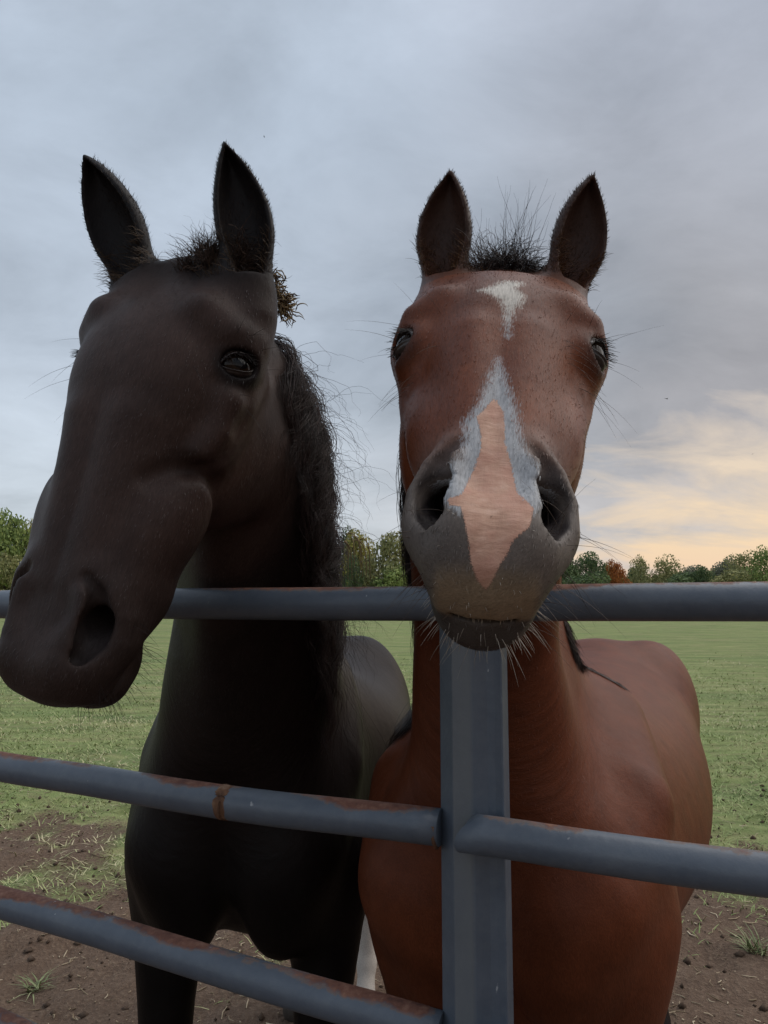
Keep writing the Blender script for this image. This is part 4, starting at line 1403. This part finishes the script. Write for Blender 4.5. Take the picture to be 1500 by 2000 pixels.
    # hair direction coordinates: x across, y along the lie of the hair
    fl_h = np.stack([x + y * .6, t, y], 1)
    fl_b = np.stack([bx, -bz * .8 + by * .6, by * .8 + bz * .6], 1)
    fw_ = sstep(1.5, .85, np.sqrt((x / .35) ** 2 + ((y - .1) / .42) ** 2 + ((t - .3) / .58) ** 2))[:, None]
    fl = fl_h * fw_ + fl_b * (1 - fw_)
    mat = coat_material('coat_' + key, .46 if key == 'bay' else .48, .17 if key == 'bay' else .11, 0.0)
    c4 = lambda a: np.concatenate([a, np.ones((n, 1))], 1)
    root = empty(cfg['name'], (cfg['body_pos'][0], cfg['body_pos'][1], 0), cfg['label'], 'horse')
    fv = np.zeros((n, 3)); fv[:] = fl
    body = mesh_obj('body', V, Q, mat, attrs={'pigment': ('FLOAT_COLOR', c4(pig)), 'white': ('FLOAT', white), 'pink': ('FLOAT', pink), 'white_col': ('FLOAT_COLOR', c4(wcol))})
    a = body.data.attributes.new('flow', 'FLOAT_VECTOR', 'POINT'); a.data.foreach_set('vector', fv.astype(np.float32).ravel())
    child(body, root)
    # ---- eyes and lids
    en, eu, ev = eye_axes(hp)
    er = hp.get('eye_r', 1.0)
    em, nt, b = new_mat('eye_' + key, .03, .10 if key == 'bay' else .26)
    dist = N(nt, 'ShaderNodeVectorMath'); dist.operation = 'LENGTH'
    link(nt, mapping(nt, attr(nt, 'iris', 'Vector'), (1, 1, 1)), dist.inputs[0])
    link(nt, ramp(nt, dist.outputs['Value'], [(.0, (.003, .004, .006)), (.42, (.004, .004, .005)), (.55, (.020, .011, .006)), (.85, (.012, .007, .005)), (.95, (.010, .008, .008))]), b.inputs['Base Color'])
    lm, nt, b = new_mat('eyelid_' + key, .36, .5)
    link(nt, ramp(nt, noise(nt, objco(nt), 160, 3), [(.3, (.022, .016, .0145)), (.7, (.046, .033, .029))] if key == 'black' else [(.3, (.016, .011, .010)), (.7, (.038, .025, .020))]), b.inputs['Base Color'])
    bump(nt, b, noise(nt, objco(nt), 420, 3), .3, .001)
    Re = .0215 * er
    lash_mat = hair_mat('lash_' + key, (.012, .010, .010), (.03, .022, .02))
    for s in (-1, 1):
        S = np.array((s, 1, 1.0))
        # eyeball
        uu, vv = np.meshgrid(np.linspace(0, np.pi, 25), np.linspace(0, 2 * np.pi, 37), indexing='ij')
        cl = Re * np.stack([np.cos(uu), np.sin(uu) * np.cos(vv), np.sin(uu) * np.sin(vv)], -1).reshape(-1, 3)
        iris = np.stack([cl[:, 1] / (Re * .92), cl[:, 2] / (Re * .55) * .8, 0 * cl[:, 0] + (cl[:, 0] < 0)], 1)
        loc = (np.array(hp['eye']) + cl @ np.stack([en, eu, ev], 0)) * S
        i = np.arange(25 * 37).reshape(25, 37)
        Fq = np.stack([i[:-1, :-1], i[1:, :-1], i[1:, 1:], i[:-1, 1:]], -1).reshape(-1, 4)
        Wc = H.to_world(loc)
        if s > 0: Fq = Fq[:, ::-1]
        eo = mesh_obj('eye', Wc, Fq, em)
        at = eo.data.attributes.new('iris', 'FLOAT_VECTOR', 'POINT'); at.data.foreach_set('vector', iris.astype(np.float32).ravel())
        child(eo, root)
        # lids: rings from the wet margin out under the skin
        na = 72
        th = np.linspace(0, 2 * np.pi, na, endpoint=False)
        cu, cv = np.cos(th), np.sin(th)                      # v positive = down
        au = .0188 * er; up = .0104 * er; dn = .0100 * er
        ringm = [.97, 1.0, 1.04, 1.12, 1.22, 1.32, 1.42, 1.52, 1.66, 1.84, 2.05]
        hu = [-.0006, .0016, .0044, .0062, .0058, .0026, .0046, .0056, .0036, .0000, -.0070]   # upper lid: a fold
        hd = [-.0006, .0014, .0032, .0038, .0024, .0026, .0020, .0006, -.0012, -.004, -.0085]
        pts = []
        for k, mlt in enumerate(ringm):
            uq = au * cu * (1 + (mlt - 1) * .80)
            vv_ = np.where(cv < 0, -up * np.abs(cv) ** 1.15, dn * np.abs(cv) ** 1.25) * (1 + (mlt - 1) * 1.15) - .0004
            # front corner drops and draws out
            vv_ = vv_ + np.where(cu < 0, .0030 * er * cu ** 2, -.001 * er * cu ** 2)
            r2 = uq ** 2 + vv_ ** 2
            w = Re * np.sqrt(np.maximum(1 - np.minimum(r2 / Re ** 2, .80), .2)) - np.maximum(r2 / Re ** 2 - .80, 0) * Re * .55
            up_w = sstep(.25, -.25, cv)
            w = w + (np.array(hu[k]) * up_w + np.array(hd[k]) * (1 - up_w)) * er
            pts.append(np.stack([w, uq, vv_], 1))
        P = np.array(pts)
        # the curved upper fold is sampled finely by smoothing across rings
        P2 = catmull(np.arange(len(ringm)).astype(float), P.reshape(len(ringm), -1), np.linspace(0, len(ringm) - 1, 31)).reshape(31, na, 3)
        loc = (np.array(hp['eye']) + P2.reshape(-1, 3) @ np.stack([en, eu, ev], 0)) * S
        i = np.arange(31 * na).reshape(31, na)
        j = np.roll(i, -1, 1)
        Fq = np.stack([i[:-1], i[1:], j[1:], j[:-1]], -1).reshape(-1, 4)
        if s < 0: Fq = Fq[:, ::-1]
        child(mesh_obj('eyelid', H.to_world(loc), Fq, lm), root)
        # lashes on the upper lid
        k = 60
        ths = rng.uniform(math.radians(195), math.radians(345), k)
        uq = au * np.cos(ths) * 1.06; vq = -up * np.abs(np.sin(ths)) ** 1.15 * 1.10
        wq = Re * np.sqrt(1 - (uq ** 2 + vq ** 2) / Re ** 2) + .003
        rt = np.stack([wq, uq, vq], 1)
        dd = np.stack([np.full(k, 1.0), uq * 14 + .1 * rng.normal(size=k), .25 + .25 * rng.normal(size=k)], 1)
        dd = (dd @ np.stack([en, eu, ev], 0)) * S
        rtw = H.to_world((np.array(hp['eye']) + rt @ np.stack([en, eu, ev], 0)) * S)
        dw = dd @ H.M.T
        Pl = grow(rtw, dw, rng.uniform(.009, .021, k) * (1 if s * cfg.get('lash_side', s) > 0 else 1), 6, .5, 0, 0, 3 + s)
        hair_obj('eyelashes', Pl, np.tile(np.array([.00055, .0005, .00042, .00034, .00024, .0001]), (k, 1)), lash_mat, root)
    # ---- helpers that find skin to plant hair in
    def skin(mask, k):
        idx = np.where(mask)[0]
        if len(idx) == 0:
            return np.zeros((0, 3)), np.zeros((0, 3)), idx
        c = rng.choice(idx, k)
        tang = rng.normal(size=(k, 3)); tang -= Nn[c] * (tang * Nn[c]).sum(1, keepdims=True)
        return V[c] + tang * .0012 - Nn[c] * .0006, Nn[c], c
    down_h = H.M @ np.array([0, .0, 1.0])
    # ---- soft fuzz that breaks up the outline: head, neck, shoulders, ears
    vis = (V[:, 2] > 1.1)
    k = 42000
    pr, pn, c = skin(vis & (earin < 1) & (hoof == 0), k)
    hw = headw[c][:, None]
    fl_dir = hw * down_h + (1 - hw) * np.array([0, .5, -1.0])
    fl_dir = fl_dir - pn * (fl_dir * pn).sum(1, keepdims=True)
    fl_dir /= np.linalg.norm(fl_dir, axis=1, keepdims=True) + 1e-9
    inear = (ear[c] > 0)
    axs_ = np.zeros((k, 3))
    axs_[:] = (0, 0, 1)
    fl_dir[inear] = axs_[inear] * .8 + pn[inear] * .2
    d = fl_dir + pn * (.10 + .14 * rng.random((k, 1))) + rng.normal(size=(k, 3)) * .12
    d /= np.linalg.norm(d, axis=1, keepdims=True)
    Ln = (.0045 + .004 * rng.random(k)) * (1 + .5 * inear)
    side = np.cross(d, pn); side /= np.linalg.norm(side, axis=1, keepdims=True) + 1e-9
    Vb, Fb = blades(pr, d, Ln, np.full(k, .00075), side, None)
    wmk = (white[c] > .004) & (pink[c] < 0)
    col = pig[c] * rng.uniform(.95, 1.3, (k, 1))
    col[wmk] = wcol[c][wmk] * rng.uniform(.8, 1.2, (wmk.sum(), 1))
    keep = np.repeat((pink[c] < -.001), 5)
    col5 = np.repeat(np.concatenate([col, np.ones((k, 1))], 1), 5, 0)
    fm, nt, b = new_mat('fur_' + key, .5, .3)
    link(nt, attr(nt, 'pigment', 'Color'), b.inputs['Base Color'])
    kb = np.where(pink[c] < -.001)[0]
    Vb = Vb.reshape(-1, 5, 3)[kb].reshape(-1, 3); col5 = col5.reshape(-1, 5, 4)[kb].reshape(-1, 4)
    Fb = (np.array([[0, 1, 3], [0, 3, 2], [2, 3, 4]])[None] + np.arange(len(kb))[:, None, None] * 5).reshape(-1, 3)
    fo = mesh_obj('fur', Vb, Fb, fm, attrs={'pigment': ('FLOAT_COLOR', col5)})
    tag(fo, kind='stuff'); child(fo, root)
    # ---- ear rims: longer hairs, and a tuft inside the cup
    polys, tones = [], []
    for E in h['ears']:
        le = E.to_local(V)
        rim = (le[:, 2] > .022) & (le[:, 2] < .19) & (np.abs(le[:, 0]) < .06) & (np.abs(le[:, 1]) < .06) & (ear > 0)
        pr, pn, c = skin(rim, 2600)
        out = np.sign(le[c, 0])[:, None] * E.M[:, 0]
        d = E.M[:, 2] * .75 + out * .16 + pn * .30 + rng.normal(size=(len(c), 3)) * .15
        P = grow(pr, d, rng.uniform(.0025, .0065, len(c)), 4, .0, 0, 0, 5)
        polys.append(P); tones.append(rng.random(len(c)) * .5)
        tuft = rim & (earin > 0) & (le[:, 2] < .075)
        pr, pn, c = skin(tuft, 260)
        if len(c):
            d = E.M[:, 2] * .5 - E.M[:, 1] * .9 + rng.normal(size=(len(c), 3)) * .3
            P = grow(pr, d, rng.uniform(.012, .030, len(c)), 4, .6, 0, 0, 6)
            polys.append(P); tones.append(.55 + .45 * rng.random(len(c)))
    P = np.concatenate(polys)
    hm = hair_mat('ear_hair_' + key, (.016, .011, .010), (.17, .085, .038) if key == 'bay' else (.085, .050, .025))
    hair_obj('ear_hair', P, np.tile(np.array([.00034, .0003, .00022, .0001]), (len(P), 1)), hm, root, np.concatenate(tones))
    cfg.update(root=root, V=V, N=Nn, H=H, B=B, loc=L, lb=Lb, headw=headw, ear=ear, skin=skin, nodes=h['neck'], M=h['M'])
    return cfg


BAY.update(name='horse', label='bay horse with a white star, pink snip and flared nostrils, muzzle over the gate rail')
BLACK.update(name='horse', label='black horse with long wavy mane looking left over the gate')
finish_horse(BAY, 'bay')
finish_horse(BLACK, 'black')


# ------------------------------------------------------------------ manes, forelocks, whiskers
from mathutils.bvhtree import BVHTree


def bvh_of(cfg):
    if 'bvh' not in cfg:
        me = [o for o in cfg['root'].children if o.name.startswith('body')][0].data
        q = np.zeros(len(me.loops), np.int32); me.loops.foreach_get('vertex_index', q)
        cfg['bvh'] = BVHTree.FromPolygons(cfg['V'].tolist(), q.reshape(-1, 4).tolist())
    return cfg['bvh']


def lift(cfg, P, eps):
    """Push hair points that sink into the body back out to just above the skin."""
    bv = bvh_of(cfg)
    sh = P.shape
    F = P.reshape(-1, 3)
    for i in range(len(F)):
        loc, nr, idx, dist = bv.find_nearest(F[i], .12)
        if loc is None:
            continue
        d = (Vector(F[i]) - loc).dot(nr)
        if d < eps:
            F[i] = np.array(loc + nr * eps)
    return F.reshape(sh)


def neck_frames(cfg, u):
    nodes = cfg['nodes']
    P = np.array([q[0] for q in nodes]); A = np.array([q[1] for q in nodes]); Bh = np.array([q[2] for q in nodes])
    s = np.concatenate([[0], np.cumsum(np.linalg.norm(np.diff(P, axis=0), axis=1))]); s /= s[-1]
    c = catmull(s, P, u); a = catmull(s, A, u); b = catmull(s, Bh, u)
    tg = catmull(s, P, np.clip(u + .01, 0, 1)) - catmull(s, P, np.clip(u - .01, 0, 1))
    tg /= np.linalg.norm(tg, axis=1, keepdims=True)
    lx = cfg['B'].M[:, 0][None] * (1 - u[:, None]) + cfg['M'][:, 0][None] * u[:, None]
    lx = lx - tg * (lx * tg).sum(1, keepdims=True); lx /= np.linalg.norm(lx, axis=1, keepdims=True)
    dp = np.cross(lx, tg)
    dp *= np.sign(dp[:, 1:2] * .6 + dp[:, 2:3])
    return c, a, b, tg, lx, dp


def mane(cfg, side, u0, u1, locks, per, length, wave, mat, thick, seed, spread=.012, hug=1.0, eps=.004, build=True):
    rg = np.random.default_rng(seed)
    m = 15
    u = np.sort(rg.uniform(u0, u1, locks))
    c, a, b, tg, lx, dp = neck_frames(cfg, u)
    L = length(u) * rg.uniform(.75, 1.2, locks)
    root = c + dp * (b * .98)[:, None]
    out = np.zeros((locks, m, 3)); ts = np.linspace(0, 1, m)
    reach = (a * hug + rg.uniform(.0, .020, locks))
    over = np.clip(rg.uniform(.14, .22, locks) / L, .2, .6)        # share of the lock spent going over the crest
    for i in range(m):
        k = np.clip(ts[i] / over, 0, 1)
        ph = k * np.pi * .5
        p = c + dp * (b * .98 * np.cos(ph) + .012 * np.sin(2 * ph))[:, None] + lx * (side * reach * np.sin(ph))[:, None]
        fall = np.maximum(ts[i] - over, 0) * L + .04 * k * k
        p = p + np.array([0, 0, -1.0]) * fall[:, None]
        out[:, i] = p
    wa = wave(u) * rg.uniform(.5, 1.5, locks); fq = rg.uniform(1.4, 3.4, locks); ph = rg.random((locks, 2)) * 6.28
    for i in range(m):
        g = min(1, ts[i] * 2)
        out[:, i] += lx * (np.sin(fq * ts[i] * 6.28 + ph[:, 0]) * wa * g)[:, None] + tg * (np.cos(fq * .9 * ts[i] * 6.28 + ph[:, 1]) * wa * g)[:, None]
    out = lift(cfg, out, eps)
    # strands round each lock, closing towards its tip
    off = rg.normal(size=(locks, per, 3)) * spread
    env = (1.15 - .75 * ts)[None, None, :, None]
    pts = out[:, None] + off[:, :, None, :] * env
    jit = rg.normal(size=(locks, per, m, 3)) * .0006 * ts[None, None, :, None]
    pts = pts + np.cumsum(jit, 2)
    cut = rg.uniform(.72, 1.05, (locks, per))
    # resample each strand to its own length
    idx = np.clip(ts[None, None] * cut[..., None] * (m - 1), 0, m - 1.001)
    i0 = idx.astype(int); f = (idx - i0)[..., None]
    I, J = np.meshgrid(np.arange(locks), np.arange(per), indexing='ij')
    pts = pts[I[..., None], J[..., None], i0] * (1 - f) + pts[I[..., None], J[..., None], i0 + 1] * f
    pts = pts.reshape(-1, m, 3)
    r = thick * (1 - .75 * ts ** 1.5)
    tone = np.repeat(rg.random(locks) * .6, per) + rg.random(locks * per) * .4
    if build:
        hair_obj('mane', pts, np.tile(r, (len(pts), 1)), mat, cfg['root'], tone)
    return pts, r


def skin_at(cfg, lp):
    """Skin point and normal nearest to head-local points."""
    bv = bvh_of(cfg); W = cfg['H'].to_world(lp); o, nn = [], []
    for w in W:
        loc, nr, _, _ = bv.find_nearest(w)
        o.append(loc); nn.append(nr)
    return np.array(o), np.array(nn)


def whiskers(cfg, name, mask, k, lo, hi, bias, grav, rad, mat, jit=.25, tone=None, m=7, nw=1.0):
    pr, pn, c = cfg['skin'](mask, k)
    if not len(c):
        return None
    d = pn * nw + np.asarray(bias, float) + rng.normal(size=(k, 3)) * jit
    P = grow(pr, d, rng.uniform(lo, hi, k), m, grav, 0, 0, 77, .02)
    return P


def hang_all(cfg, name, parts, rad, mat):
    P = np.concatenate([p for p in parts if p is not None])
    m = P.shape[1]
    r = rad * (1 - .8 * np.linspace(0, 1, m) ** 1.3)
    return hair_obj(name, P, r[None] * rng.uniform(.7, 1.2, (len(P), 1)), mat, cfg['root'])


# ---- black horse
mm = hair_mat('mane_black', (.009, .0065, .006), (.052, .025, .021), .5)
core = mane(BLACK, 1, .47, .93, 120, 20, lambda u: .33 - .09 * u, lambda u: .005 + .014 * sstep(.35, .7, u), mm, .00055, 21, .0085)
# wild single hairs standing off the mane
rg_ = np.random.default_rng(5)
u = rg_.uniform(.35, .93, 170)
c_, a_, b_, tg_, lx_, dp_ = neck_frames(BLACK, u)
root_ = c_ + dp_ * (b_ * .8)[:, None] + lx_ * (a_ * .85)[:, None]
P = grow(root_, lx_ * 1.0 + dp_ * .5 + np.array([0, -.25, .15]) + rg_.normal(size=(170, 3)) * .45, rg_.uniform(.05, .17, 170), 14, 2.2, .006, 2.6, 9, .16)
hair_obj('stray_hair', lift(BLACK, P, .003), np.tile(.00036 * (1 - .7 * np.linspace(0, 1, 14)), (170, 1)), mm, BLACK['root'])
u = rg_.uniform(.40, .7, 60)
c_, a_, b_, tg_, lx_, dp_ = neck_frames(BLACK, u)
P = grow(c_ + lx_ * (a_ * 1.08)[:, None], lx_ * .55 + np.array([0, -.1, -.5]) + rg_.normal(size=(60, 3)) * .25, rg_.uniform(.12, .26, 60), 14, 2.5, .008, 1.5, 10, .07)
hair_obj('stray_hair', lift(BLACK, P, .003), np.tile(.00036 * (1 - .7 * np.linspace(0, 1, 14)), (60, 1)), mm, BLACK['root'])
# the cropped tuft between the ears
fm_ = hair_mat('forelock_black', (.016, .011, .010), (.075, .042, .028), .6)
k = 1500
lp = np.stack([rng.uniform(.004, .074, k), rng.uniform(.03, .085, k), rng.uniform(-.02, .045, k)], 1)
pr, pn = skin_at(BLACK, lp)
P = grow(pr - pn * .001, pn * .7 + np.array([.05, -.1, .8]) + rng.normal(size=(k, 3)) * .35, rng.uniform(.020, .058, k), 7, .8, .002, 2, 8, .22)
fs = [(P, np.array([.0005, .0005, .00046, .0004, .00032, .00024, .0001]))]
P = grow(pr[:26], np.array([-.25, -.1, .8]) + rng.normal(size=(26, 3)) * .5, rng.uniform(.05, .10, 26), 9, 1.0, .004, 2, 18, .18)
fs.append((P, .00026 * (1 - .7 * np.linspace(0, 1, 9))))
hair_multi('forelock', fs, fm_, BLACK['root'])
x, y, t = BLACK['loc'].T
N_ = BLACK['N']; hw_ = BLACK['headw'] > .5
wm_ = hair_mat('whisker_black', (.010, .008, .008), (.035, .025, .022), .5)
eyeb = np.array(BLACK['head']['eye'])
de_ = np.sqrt((np.abs(x) - eyeb[0]) ** 2 + (y - eyeb[1]) ** 2 + (t - eyeb[2]) ** 2)
chinm = hw_ & (t > .50) & (y > .085) & (t < .62)
hang_all(BLACK, 'whiskers', [
    whiskers(BLACK, '', chinm, 110, .018, .050, (.25, .0, -.35), .5, 0, wm_),
    whiskers(BLACK, '', hw_ & (t > .48) & (t < .60) & (y < .08) & (y > .03) & (np.abs(x) > .03), 40, .015, .05, (0, 0, -.2), .4, 0, wm_),
    whiskers(BLACK, '', hw_ & (de_ > .036) & (de_ < .060) & (t > eyeb[2] + .012), 12, .05, .09, (0, -.1, -.5), .5, 0, wm_, .15),
    whiskers(BLACK, '', hw_ & (de_ > .034) & (de_ < .055) & (t < eyeb[2] - .015), 8, .03, .06, (0, -.1, .2), .3, 0, wm_, .2)], .00030, wm_)

# ---- bay horse
mb = hair_mat('mane_bay', (.008, .006, .006), (.040, .022, .018), .42)


def withers_mane(cfg):
    """The last of the mane: short black hair along the ridge of the neck where it runs into the withers."""
    bv = bvh_of(cfg); eye0 = Vector((0, 0, CAM_H)); ridge = []
    for py in np.linspace(1208, 1342, 46):
        last = None
        for px in np.arange(1084, 1250, 2.0):
            h = bv.ray_cast(eye0, Vector(ray(px, py)).normalized())
            if h[0] is None or (last is not None and h[0].y - last[0].y > .2):
                break
            last = (h[0], h[1])
        ridge.append((np.array(last[0]), np.array(last[1])))
    P0 = np.array([r[0] for r in ridge]); N0 = np.array([r[1] for r in ridge])
    P0 = catmull(np.arange(46.), P0, np.linspace(0, 45, 46))
    k = 900
    u = rng.random(k) * 43
    i = u.astype(int); f = (u - i)[:, None]
    root = P0[i] * (1 - f) + P0[i + 1] * f
    tg = P0[np.minimum(i + 3, 45)] - P0[i]; tg /= np.linalg.norm(tg, axis=1, keepdims=True) + 1e-9
    n0 = N0[i]
    acr = np.cross(n0, tg); acr /= np.linalg.norm(acr, axis=1, keepdims=True) + 1e-9
    root = root + acr * rng.normal(size=(k, 1)) * .006
    d = tg + n0 * rng.uniform(.15, .5, (k, 1)) + rng.normal(size=(k, 3)) * .10
    P = lift(cfg, grow(root, d, rng.uniform(.03, .065, k) * (1 - .5 * u / 43), 9, 1.2, 0, 0, 71), .002)
    return P, .0006 * (1 - .75 * np.linspace(0, 1, 9))


hair_multi('mane', [mane(BAY, -1, .42, .93, 90, 16, lambda u: .30 - .10 * u, lambda u: .006 + 0 * u, mb, .00055, 31, .010, build=False),
                    mane(BAY, -1, .08, .45, 60, 14, lambda u: .10 + 0 * u, lambda u: .004 + 0 * u, mb, .00055, 32, .009, build=False),
                    withers_mane(BAY)], mb, BAY['root'])
k = 1400
lp = np.stack([rng.normal(size=k) * .019 + .004, rng.uniform(.035, .085, k), rng.uniform(.01, .04, k)], 1)
pr, pn = skin_at(BAY, lp)
xl = lp[:, 0:1]
d = np.concatenate([xl * 9 + rng.normal(size=(k, 1)) * .3, rng.normal(size=(k, 1)) * .3 - .15, .9 + rng.normal(size=(k, 1)) * .25], 1)
P = grow(pr - pn * .001, d, rng.uniform(.026, .074, k), 9, 1.9, .004, 1.3, 41, .13)
fs = [(P, .00058 * (1 - .7 * np.linspace(0, 1, 9)))]
# wisps: a sheaf leaning left, one standing up, one falling over to the right ear
sets = [(80, (-.018, .05, .02), (-.42, -.05, 1.0), .05, .105, .5, .16), (34, (.012, .05, .02), (.14, -.05, 1.0), .07, .150, .3, .08),
        (60, (-.005, .05, .02), (-.05, .05, 1.0), .04, .085, .7, .22), (70, (.032, .05, .02), (1.0, -.05, .75), .05, .095, 1.5, .16)]
for q, (k, l0, dd, lo, hi, gv, sp) in enumerate(sets):
    lp = np.array(l0) + rng.normal(size=(k, 3)) * .009
    pr, pn = skin_at(BAY, lp)
    P = grow(pr, np.array(dd) + rng.normal(size=(k, 3)) * sp, rng.uniform(lo, hi, k), 11, gv, .003, 1.1, 50 + q, .05)
    fs.append((P, .00042 * (1 - .75 * np.linspace(0, 1, 11))))
hair_multi('forelock', fs, mb, BAY['root'])
x, y, t = BAY['loc'].T
N_ = BAY['N']; hw_ = BAY['headw'] > .5
eyeb = np.array(BAY['head']['eye'])
de_ = np.sqrt((np.abs(x) - eyeb[0]) ** 2 + (y - eyeb[1]) ** 2 + (t - eyeb[2]) ** 2)
wp_ = hair_mat('whisker_pale', (.20, .165, .13), (.52, .46, .39), .5)
wd_ = hair_mat('whisker_dark', (.030, .020, .016), (.11, .075, .055), .5)
lower = hw_ & (t > .525) & (y > .085) & (N_[:, 2] < .2)
hang_all(BAY, 'whiskers', [
    whiskers(BAY, '', lower & (x > .012), 34, .014, .042, (.35, -.05, -.45), .35, 0, wp_, .2),
    whiskers(BAY, '', lower, 80, .007, .022, (0, 0, -.55), .35, 0, wp_, .2),
    whiskers(BAY, '', lower & (x < 0), 20, .015, .036, (-.35, -.05, -.35), .35, 0, wp_, .2),
    whiskers(BAY, '', hw_ & (t > .55) & (y < .075) & (np.abs(x) < .045), 40, .003, .007, (0, -.2, -.4), .2, 0, wp_, .2)], .00036, wp_)
hang_all(BAY, 'whiskers', [
    whiskers(BAY, '', hw_ & (t > .46) & (t < .60) & (y > .03) & (y < .12) & (x > .038), 34, .035, .085, (.45, -.1, -.25), .5, 0, wd_, .22),
    whiskers(BAY, '', hw_ & (t > .46) & (t < .60) & (y > .03) & (y < .12) & (x < -.038), 30, .03, .065, (-.45, -.1, -.2), .5, 0, wd_, .22),
    whiskers(BAY, '', hw_ & (de_ > .034) & (de_ < .055) & (t > eyeb[2] + .012), 26, .035, .075, (0, -.15, -.65), .6, 0, wd_, .16),
    whiskers(BAY, '', hw_ & (de_ > .030) & (de_ < .055) & (t < eyeb[2] - .012) & (y < .05), 12, .035, .075, (0, -.1, .1), .4, 0, wd_, .16)], .00028, wd_)
# tails, short lock of hair each
for cfg, mat, sd in ((BAY, mb, 61), (BLACK, mm, 62)):
    k = 260
    Bf = cfg['B']
    lp = np.stack([rng.normal(size=k) * .022, 1.66 + rng.uniform(-.01, .03, k), 1.22 + rng.normal(size=k) * .03], 1)
    P = grow(Bf.to_world(lp), (Bf.M @ np.array([0, .9, -.1]))[None] + rng.normal(size=(k, 3)) * .12, rng.uniform(.6, .85, k), 12, 7.0, .02, 1.0, sd)
    hair_obj('tail', P, np.tile(.0022 * (1 - .75 * np.linspace(0, 1, 12)), (k, 1)), mat, cfg['root'])

# ------------------------------------------------------------------ straw caught in the mane, birds
def at_px(px, py, depth):
    d = ray(px, py)
    return np.array([0, 0, CAM_H]) + d * depth


sm, nt, b = new_mat('dry_burr', .8, .2)
link(nt, ramp(nt, attr(nt, 'tone'), [(0, (.06, .035, .018)), (.5, (.17, .11, .055)), (1, (.34, .26, .14))]), b.inputs['Base Color'])
bv = bvh_of(BLACK)
p0 = at_px(540, 572, 1.22)
loc, nr, _, _ = bv.find_nearest(p0)
polys = []
for (px, py, k) in ((533, 535, 24), (540, 560, 34), (549, 578, 50), (556, 590, 60), (552, 604, 36)):
    c = at_px(px, py, (Vector(np.array(loc)) - Vector((0, 0, CAM_H))).dot(Vector((0, math.cos(PITCH), math.sin(PITCH)))) - .01)
    r = c + rng.normal(size=(k, 3)) * .006
    polys.append(grow(r, rng.normal(size=(k, 3)) + np.array([.25, -.2, -.25]), rng.uniform(.012, .036, k), 7, .6, 0, 0, int(px), .55))
P = np.concatenate(polys)
V, Fq = strands(P, np.tile(np.array([.0005, .0010, .0012, .0011, .0009, .0007, .0003]), (len(P), 1)), 4)
o = mesh_obj('burr_clump', V - P[0, 0], Fq, sm, attrs={'tone': ('FLOAT', np.repeat(rng.random(len(P)), 28))})
o.location = P[0, 0]
tag(o, 'clump of dry brown burrs and straw tangled in the black mane behind the ear', 'burr')
r = at_px(681, 1056, 1.36) + rng.normal(size=(7, 3)) * .006
P = grow(r, np.array([.30, -.1, .30]) + rng.normal(size=(7, 3)) * .15, rng.uniform(.06, .11, 7), 14, 8.5, 0, 0, 4, .03)
V, Fq = strands(P, np.tile(.0012 * (1 - .5 * np.linspace(0, 1, 14)), (7, 1)), 4)
o = mesh_obj('straw_wisp', V - r[0], Fq, sm, attrs={'tone': ('FLOAT', np.repeat(.75 + .25 * rng.random(7), 56))})
o.location = r[0]
tag(o, 'wisp of pale dry straw drooping from the black mane above the top rail', 'straw')

bm_, nt, b = new_mat('bird_plumage', .8, .2)
b.inputs['Base Color'].default_value = (.03, .028, .03, 1)
for (px, py, D, s, lab) in ((1302, 779, 60, .28, 'small dark bird in flight right of the bay horse head'), (516, 267, 70, .18, 'tiny dark bird in the open sky above the black horse ear'), (1470, 887, 75, .18, 'tiny dark bird over the sunset glow near the right edge')):
    bd = np.array([[-.5, 0, 0], [-.3, 0, .0], [0, 0, .02], [.3, 0, .02], [.5, 0, 0]]) * s
    V1, F1 = strands(bd[None], np.array([[.02, .05, .09, .07, .01]]) * s, 8)
    wv = []
    for q in (-1, 1):
        wv += [[-.12, 0, .05], [.16, 0, .05], [.10, q * .45, .22], [-.12, q * .45, .20], [-.06, q * .95, .10], [-.16, q * .95, .09]]
    wv = np.array(wv) * s
    n0 = len(V1)
    wf = []
    for q in (0, 6):
        wf += [[n0 + q, n0 + q + 1, n0 + q + 2, n0 + q + 3], [n0 + q + 3, n0 + q + 2, n0 + q + 4, n0 + q + 5]]
    o = mesh_obj('bird', np.concatenate([V1, wv]), np.concatenate([F1, np.array(wf)]), bm_, smooth=False)
    o.location = at_px(px, py, D); o.rotation_euler = (.2, .1, px * .7)
    tag(o, lab, 'bird', 'birds in the sky')
